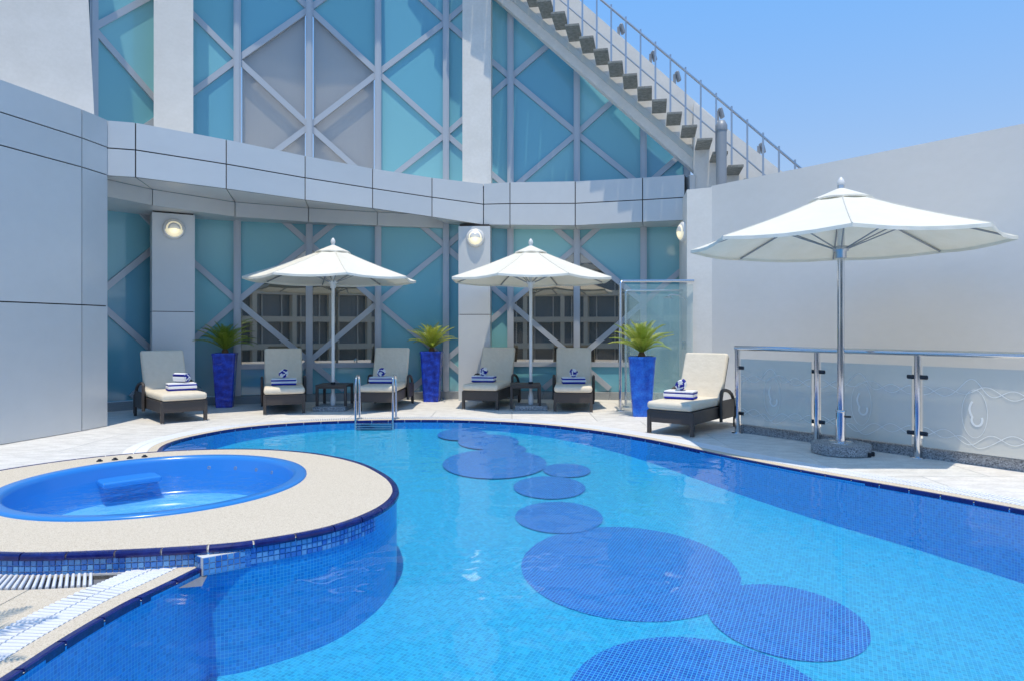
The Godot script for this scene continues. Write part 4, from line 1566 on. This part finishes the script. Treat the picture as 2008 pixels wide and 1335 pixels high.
func planter(at: Vector2, turn: float, top_w: float, low_w: float, h: float, m: Material, label: String) -> void:
	var t := thing("planter", label, "planter", P(at.x, 0, at.y), turn, "tall blue glazed planters")
	var mb := MB.new()
	# tall square pot with rounded corners and a rolled lip
	var prof := [[low_w * 0.96, 0.0], [low_w, 0.01], [lerpf(low_w, top_w, 0.5), h * 0.5], [top_w * 0.97, h - 0.05], [top_w, h - 0.045], [top_w * 1.02, h - 0.02], [top_w, h], [top_w - 0.05, h], [top_w - 0.055, h - 0.05]]
	var ring := func(w: float, y: float) -> Array:
		var out := []
		var rr := w * 0.12
		for c in [[1, 1, 0.0], [-1, 1, 0.5], [-1, -1, 1.0], [1, -1, 1.5]]:
			for k in 5:
				var an: float = (c[2] + 0.5 * k / 4.0) * PI
				out.append([Vector3(c[0] * (w * 0.5 - rr) + cos(an) * rr, y, c[1] * (w * 0.5 - rr) + sin(an) * rr), Vector3(cos(an), 0.05, sin(an)).normalized()])
		return out
	for k in prof.size() - 1:
		var a: Array = ring.call(prof[k][0], prof[k][1])
		var b: Array = ring.call(prof[k + 1][0], prof[k + 1][1])
		for e in a.size():
			var e2: int = (e + 1) % a.size()
			var nn := Vector3.UP if k == 6 else Vector3.ZERO
			if k >= 5:
				mb.quad(a[e][0], a[e2][0], b[e2][0], b[e][0], Vector3.UP if k == 6 else (a[e][1] if k == 5 else -a[e][1]))
			else:
				mb.squad([a[e][0], a[e2][0], b[e2][0], b[e][0]], [a[e][1], a[e2][1], b[e2][1], b[e][1]], [Vector2.ZERO, Vector2.ZERO, Vector2.ZERO, Vector2.ZERO])
	part(mb, "pot", m, t)
	mb = MB.new()
	mb.box(Vector3(0, h - 0.06, 0), Vector3(top_w - 0.07, 0.04, top_w - 0.07))
	part(mb, "soil", M.soil, t)
	var r := RandomNumberGenerator.new()
	r.seed = int(at.x * 100)
	for k in 12:
		mb = MB.new()
		var s := r.randf_range(0.02, 0.035)
		mb.rbox(Vector3.ZERO, Vector3(s * 1.3, s, s), s * 0.42, 2)
		var o := part(mb, "pebble", M.cap, t, Vector3(r.randf_range(-0.14, 0.14), h - 0.035, r.randf_range(-0.14, 0.14)))
		o.rotation.y = r.randf() * 3.0

func build_ladder() -> void:
	var base := P(-2.10, 0, 10.62)
	var t := thing("pool_ladder", "polished steel pool ladder with two curved grab rails", "ladder", base, 0.0)
	for s in [-0.285, 0.285]:
		var pts := [Vector3(s, 0.0, -0.06), Vector3(s, 0.45, -0.06), Vector3(s, 0.60, -0.045), Vector3(s, 0.665, 0.0), Vector3(s, 0.685, 0.06), Vector3(s, 0.675, 0.13), Vector3(s, 0.62, 0.19), Vector3(s, 0.48, 0.215), Vector3(s, 0.2, 0.22), Vector3(s, -0.135, 0.22)]
		var mb := MB.new()
		mb.tube(curve3(pts), 0.017, 12)
		var r := part(mb, "grab_rail", M.steel, t)
		mb = MB.new()
		mb.lathe([Vector2(0.055, 0.001), Vector2(0.052, 0.012), Vector2(0.024, 0.02)], 18, Vector3(s, 0, -0.06))
		part(mb, "flange", M.steel, r)
	for y in [-0.035, -0.073, -0.108]:
		var mb := MB.new()
		mb.rbox(Vector3(0, y, 0.225), Vector3(0.54, 0.014, 0.07), 0.005, 2)
		part(mb, "step", M.steel, t)

func curve3(pts: Array) -> Array:
	var out := []
	for k in pts.size() - 1:
		var p0: Vector3 = pts[maxi(k - 1, 0)]
		var p1: Vector3 = pts[k]
		var p2: Vector3 = pts[k + 1]
		var p3: Vector3 = pts[mini(k + 2, pts.size() - 1)]
		for s in 4:
			out.append(p1.cubic_interpolate(p2, p0, p3, s / 4.0))
	out.append(pts[pts.size() - 1])
	return out

func ribbon(pts: Array, w: float, o: Vector3, ax: Vector3, out: Vector3, mb: MB) -> void:
	for k in pts.size() - 1:
		var a: Vector2 = pts[k]
		var b: Vector2 = pts[k + 1]
		var wa := w
		var wb := w
		var t0: Vector2 = (pts[mini(k + 1, pts.size() - 1)] - pts[maxi(k - 1, 0)]).normalized()
		var t1: Vector2 = (pts[mini(k + 2, pts.size() - 1)] - pts[k]).normalized()
		var n0 := Vector2(-t0.y, t0.x) * wa * 0.5
		var n1 := Vector2(-t1.y, t1.x) * wb * 0.5
		var g := []
		for q in [a - n0, b - n1, b + n1, a + n0]:
			g.append(o + ax * q.x + Vector3.UP * q.y)
		mb.quad(g[0], g[1], g[2], g[3], out)
		mb.quad(g[0] + out * 0.002, g[1] + out * 0.002, g[2] + out * 0.002, g[3] + out * 0.002, out)

func build_railing() -> void:
	var posts := [Vector2(3.05, 9.24), Vector2(3.735, 8.36), Vector2(4.42, 7.44), Vector2(5.10, 6.50), Vector2(5.78, 5.56), Vector2(6.46, 4.62)]
	var t := thing("glass_railing", "frosted glass railing with polished steel posts and curling etched pattern", "railing", P(posts[0].x, 0, posts[0].y))
	var d: Vector2 = (posts[5] - posts[0]).normalized()
	var nn := Vector2(-d.y, d.x)   # away from the pool
	var away := Vector3(nn.x, 0, -nn.y)
	var mb: MB
	for p in posts:
		mb = MB.new()
		mb.lathe([Vector2(0.034, 0.0), Vector2(0.034, 1.135)], 20, P(p.x, 0, p.y))
		var q := wpart(mb, "post", M.steel, t)
		mb = MB.new()
		mb.lathe([Vector2(0.075, 0.001), Vector2(0.072, 0.012), Vector2(0.036, 0.018)], 22, P(p.x, 0, p.y))
		part(mb, "flange", M.steel, q)
		for y in [0.27, 0.88]:
			for s in [-1.0, 1.0]:
				if p == posts[0] and s < 0.0:
					continue
				mb = MB.new()
				var c: Vector2 = p + d * (0.065 * s)
				mb.rbox(P(c.x, y, c.y), Vector3(0.09, 0.048, 0.036), 0.016, 3, Basis(Vector3(d.x, 0, -d.y), Vector3.UP, -away))
				part(mb, "clamp", M.clamp, q)
	mb = MB.new()
	var e: Vector2 = posts[5]
	mb.tube([P(posts[0].x - d.x * 0.03, 1.145, posts[0].y - d.y * 0.03), P(e.x, 1.145, e.y)], 0.033, 16, -1.0, 1.0)
	wpart(mb, "top_rail", M.steel, t)
	for k in 5:
		var a: Vector2 = posts[k] + d * 0.055
		var b: Vector2 = posts[k + 1] - d * 0.055
		var w := a.distance_to(b)
		var o := P(a.x, 0, a.y)
		var ax := Vector3(d.x, 0, -d.y)
		mb = MB.new()
		mb.prism(PackedVector2Array([Vector2(0, 0.13), Vector2(w, 0.13), Vector2(w, 1.0), Vector2(0, 1.0)]), o - away * 0.005, ax, Vector3.UP, away * 0.010)
		var pn := wpart(mb, "glass_panel", M.rail_glass, t)
		# etched pattern: two braids and a curl in an oval
		mb = MB.new()
		var oo := o - away * 0.0075
		for s in [-1.0, 1.0]:
			for lev in [0.74, 0.30]:
				var pts := []
				for g in 61:
					var f := g / 60.0
					var bump := 0.0
					if s > 0.0:
						bump = 0.12 * exp(-pow((f - 0.47) / 0.11, 2.0)) * (1.0 if lev > 0.5 else -1.0)
					else:
						bump = 0.05 * exp(-pow((f - 0.47) / 0.14, 2.0)) * (1.0 if lev > 0.5 else -1.0)
					pts.append(Vector2(0.01 + f * (w - 0.02), lev + s * 0.045 * cos(f * TAU * 2.5) + bump))
				ribbon(pts, 0.0075, oo + away * (0.0003 * s), ax, -away, mb)
		var ov := []
		for g in 41:
			ov.append(Vector2(w * 0.47 + 0.115 * cos(TAU * g / 40.0), 0.535 + 0.245 * sin(TAU * g / 40.0)))
		ribbon(ov, 0.0055, oo, ax, -away, mb)
		part(mb, "etched_line", M.etch, pn)
		mb = MB.new()
		var hook := []
		for g in 25:
			var f := g / 24.0
			hook.append(Vector2(w * 0.47 - 0.02 - 0.025 * sin(f * PI), 0.66 - 0.16 * f))
		for g in 25:
			var an := PI + g / 24.0 * 3.6
			hook.append(Vector2(w * 0.47 + 0.022 + 0.048 * cos(an), 0.475 + 0.062 * sin(an)))
		ribbon(hook, 0.020, oo, ax, -away, mb)
		part(mb, "etched_curl", M.etch, pn)
		# granite kerb stone under each panel
		mb = MB.new()
		var ka: Vector2 = posts[k] + nn * 0.13
		var kb: Vector2 = posts[k + 1] + nn * 0.13
		mb.box(P((ka.x + kb.x) * 0.5, 0.055, (ka.y + kb.y) * 0.5), Vector3(ka.distance_to(kb) - 0.004, 0.11, 0.16), Basis(ax, Vector3.UP, -away))
		wpart(mb, "kerb_stone", M.granite, t)

func build_shower() -> void:
	var base := P(1.86, 0, 11.72)
	var t := thing("shower_screen", "clear glass shower screen in a steel tube frame before the wall", "shower", base)
	var mb: MB
	for e in [[Vector2(1.86, 11.72), Vector2(3.11, 11.66), 2.22], [Vector2(2.05, 12.3), Vector2(3.08, 12.3), 2.09]]:
		var a: Vector2 = e[0]
		var b: Vector2 = e[1]
		var h: float = e[2]
		mb = MB.new()
		mb.tube([P(a.x, 0, a.y), P(a.x, h - 0.05, a.y), P(a.x + 0.02, h - 0.012, a.y + 0.01), P(a.x + 0.06, h, a.y + 0.03), P(b.x, h, b.y)], 0.026 if h > 2.15 else 0.02, 12)
		wpart(mb, "tube_frame", M.steel, t)
		mb = MB.new()
		mb.lathe([Vector2(0.07, 0.001), Vector2(0.067, 0.012), Vector2(0.03, 0.018)], 20, P(a.x, 0, a.y))
		wpart(mb, "flange", M.steel, t)
		var d := (b - a).normalized()
		var ax := Vector3(d.x, 0, -d.y)
		mb = MB.new()
		mb.prism(PackedVector2Array([Vector2(0.07, 0.05), Vector2(a.distance_to(b) - 0.02, 0.05), Vector2(a.distance_to(b) - 0.02, h - 0.06), Vector2(0.07, h - 0.06)]), P(a.x, 0, a.y), ax, Vector3.UP, Vector3(-d.y, 0, -d.x) * 0.012)
		wpart(mb, "glass_panel", M.shower_glass, t)
	mb = MB.new()
	mb.tube(curve3([P(3.07, 1.90, 12.0), P(2.95, 1.98, 12.0), P(2.80, 2.0, 12.0), P(2.74, 1.97, 12.0)]), 0.013, 8)
	wpart(mb, "shower_arm", M.steel, t)
	mb = MB.new()
	mb.lathe([Vector2(0.0, 1.98), Vector2(0.03, 1.97), Vector2(0.09, 1.945), Vector2(0.09, 1.935), Vector2(0.0, 1.935)], 20, P(2.74, 0, 12.0))
	wpart(mb, "shower_head", M.steel, t)
	mb = MB.new()
	mb.rbox(P(3.04, 1.12, 12.0), Vector3(0.10, 0.16, 0.10), 0.02, 2)
	wpart(mb, "mixer", M.steel, t)

func build_opposite() -> void:
	# the building across the terrace behind the lens, which the dark windows mirror
	var t := thing("opposite_building", "beige framed building across the terrace mirrored in the dark windows", "building", P(0, -1.5, -9.0))
	var mb := MB.new()
	mb.box(Vector3(0, 3.2, 4.0), Vector3(26, 6.6, 7.0))
	part(mb, "glazing", M.far_glass, t)
	for k in 5:
		mb = MB.new()
		mb.box(Vector3(0, 0.6 + k * 1.4, 0.2), Vector3(26.4, 0.28, 0.8))
		part(mb, "floor_band", M.far_stone, t)
	for k in 14:
		mb = MB.new()
		mb.box(Vector3(-13 + k * 2.0, 3.2, 0.1), Vector3(0.22, 6.4, 0.5))
		part(mb, "pillar", M.far_stone, t)
	for k in 26:
		mb = MB.new()
		mb.box(Vector3(-12.5 + k * 1.0, 3.2, 0.42), Vector3(0.06, 6.4, 0.1))
		part(mb, "glazing_bar", M.white_metal, t)

func _ready() -> void:
	rng.seed = 20
	# --- camera, sky, sun, exposure
	var cam := Camera3D.new()
	cam.name = "camera"
	cam.projection = Camera3D.PROJECTION_FRUSTUM
	cam.near = 0.1
	cam.far = 900.0
	cam.size = 2.0 * 0.1 * 667.5 / 1340.0
	cam.frustum_offset = Vector2(0.0, -0.1 * 22.5 / 1340.0)
	cam.position = Vector3(0, 1.4, 0)
	add_child(cam)
	cam.current = true
	var env := Environment.new()
	env.background_mode = Environment.BG_SKY
	var sm := ProceduralSkyMaterial.new()
	sm.sky_top_color = Color(0.118, 0.40, 0.92).linear_to_srgb()
	sm.sky_horizon_color = Color(0.60, 0.66, 0.68).linear_to_srgb()
	sm.sky_curve = 0.175
	sm.ground_bottom_color = Color(0.35, 0.34, 0.32).linear_to_srgb()
	sm.ground_horizon_color = Color(0.42, 0.45, 0.48).linear_to_srgb()
	sm.sun_angle_max = 8.0
	env.sky = Sky.new()
	env.sky.sky_material = sm
	env.tonemap_mode = Environment.TONE_MAPPER_LINEAR
	env.tonemap_exposure = 1.09
	env.sdfgi_enabled = true
	env.ssao_enabled = true
	env.ssil_enabled = true
	var we := WorldEnvironment.new()
	we.name = "sky_environment"
	we.environment = env
	add_child(we)
	var sun := DirectionalLight3D.new()
	sun.name = "sun"
	sun.light_energy = 1.0
	sun.light_color = Color(1.0, 0.95, 0.865)
	sun.light_angular_distance = 0.5
	sun.shadow_enabled = true
	add_child(sun)
	sun.look_at_from_position(Vector3.ZERO, Vector3(0.02, -3.5, -1.0), Vector3.BACK)
	# --- setting
	make_materials()
	M.clamp = plain(srgb(60, 66, 74), 0.25, 0.8)
	M.towel_dyed = plain(Color.WHITE, 0.97)
	M.towel_dyed.vertex_color_use_as_albedo = true
	build_pool()
	build_facade()
	build_stair()
	build_boundary()
	build_opposite()
	# --- things on the terrace
	build_railing()
	build_shower()
	build_ladder()
	umbrella(Vector2(-3.12, 11.9), 1.48, 2.27, 2.84, 0.028, false, "cream parasol nearest the hot tub, over the loungers by the blue planter")
	umbrella(Vector2(0.33, 12.0), 1.45, 2.27, 2.84, 0.028, false, "cream parasol over the two loungers in the middle, before the second column")
	umbrella(Vector2(3.72, 7.72), 1.66, 2.36, 2.97, 0.038, true, "large cream parasol on a granite disc beside the glass railing")
	var lp := lounger_proto()
	var spots := [[Vector2(-4.915, 10.25), Vector2(-0.66, 0.75), "the lounger by the panelled wall"], [Vector2(-3.74, 11.22), Vector2(-0.33, 0.94), "the lounger beside the first planter"], [Vector2(-2.28, 11.56), Vector2(0.03, 1.0), "the lounger behind the pool ladder"], [Vector2(-0.56, 11.84), Vector2(0.25, 0.97), "the lounger before the second column"], [Vector2(1.03, 11.5), Vector2(0.10, 1.0), "the lounger nearest the shower screen"], [Vector2(2.07, 8.98), Vector2(0.62, 0.785), "the lounger beside the railing"]]
	var names := ["cream cushioned wicker lounger by the blue grey panelled wall", "cream cushioned wicker lounger just beside the dark leaved planter", "cream cushioned wicker lounger directly behind the pool ladder", "cream cushioned wicker lounger standing before the second column", "cream cushioned wicker lounger between low table and shower screen", "nearest cream cushioned wicker lounger, at the end of the glass railing"]
	for k in 6:
		var tr := place_lounger(lp, spots[k][0], spots[k][1], names[k])
		towel_set(tr, spots[k][2], [0.08, 0.0, -0.03, -0.06, 0.0, -0.04][k], [0.0, 0.0, -0.02, 0.0, 0.0, 0.02][k], [0.5, -0.1, 0.15, 0.2, 0.0, 0.35][k], k)
	lp.free()
	side_table(Vector2(-3.11, 11.98 - 0.0), 0.0, "low dark wicker table under the parasol nearest the hot tub")
	side_table(Vector2(0.235, 12.05), 0.0, "low dark wicker table under the middle parasol")
	var fr := []
	for k in 5:
		fr.append(frond_mesh(300 + k, 0.54, [0.6, 0.85, 1.1, 0.75, 0.95][k]))
	planter(Vector2(-5.18, 12.32), 0.25, 0.40, 0.28, 0.97, M.glaze, "tall cobalt blue planter near the first column, with the darkest palm")
	palm(P(-5.18, 0.94, 12.32), fr, 11, 38, 1.08, "sago palm with dark green upright fronds in the planter near the first column", [M.leaf0, M.leaf0, M.leaf1])
	planter(Vector2(-1.56, 13.28), -0.05, 0.41, 0.29, 0.97, M.glaze, "tall cobalt blue planter in the middle, between two loungers")
	palm(P(-1.56, 0.94, 13.28), fr, 12, 38, 1.08, "yellowish sago palm in the middle planter, between the parasols", [M.leaf1, M.leaf2, M.leaf2])
	planter(Vector2(2.10, 11.06), -0.12, 0.43, 0.29, 0.96, M.glaze_pale, "brighter blue planter in front of the shower screen")
	palm(P(2.10, 0.93, 11.06), fr, 13, 40, 1.12, "bright green sago palm in the planter before the shower screen", [M.leaf1, M.leaf1, M.leaf2])
	planter(Vector2(-2.85, 2.35), 0.3, 0.5, 0.36, 1.05, M.glaze, "tall cobalt blue planter beside the near end of the pool grate")
	palm(P(-2.85, 1.02, 2.35), fr, 14, 26, 1.8, "large sago palm whose fronds shade the near pool grate", [M.leaf0, M.leaf1])
	wall_lamp(P(-5.885, 2.93 + 0.2, 11.87), 0.55, "round white lamp on the shaded first column by the panelled wall")
	wall_lamp(P(-0.715, 3.17, 13.32), 0.0, "round white lamp on the sunlit second column in the middle")
	wall_lamp(P(3.085, 3.13, 12.2), -1.4, "round white lamp seen edge on by the plaster pier")
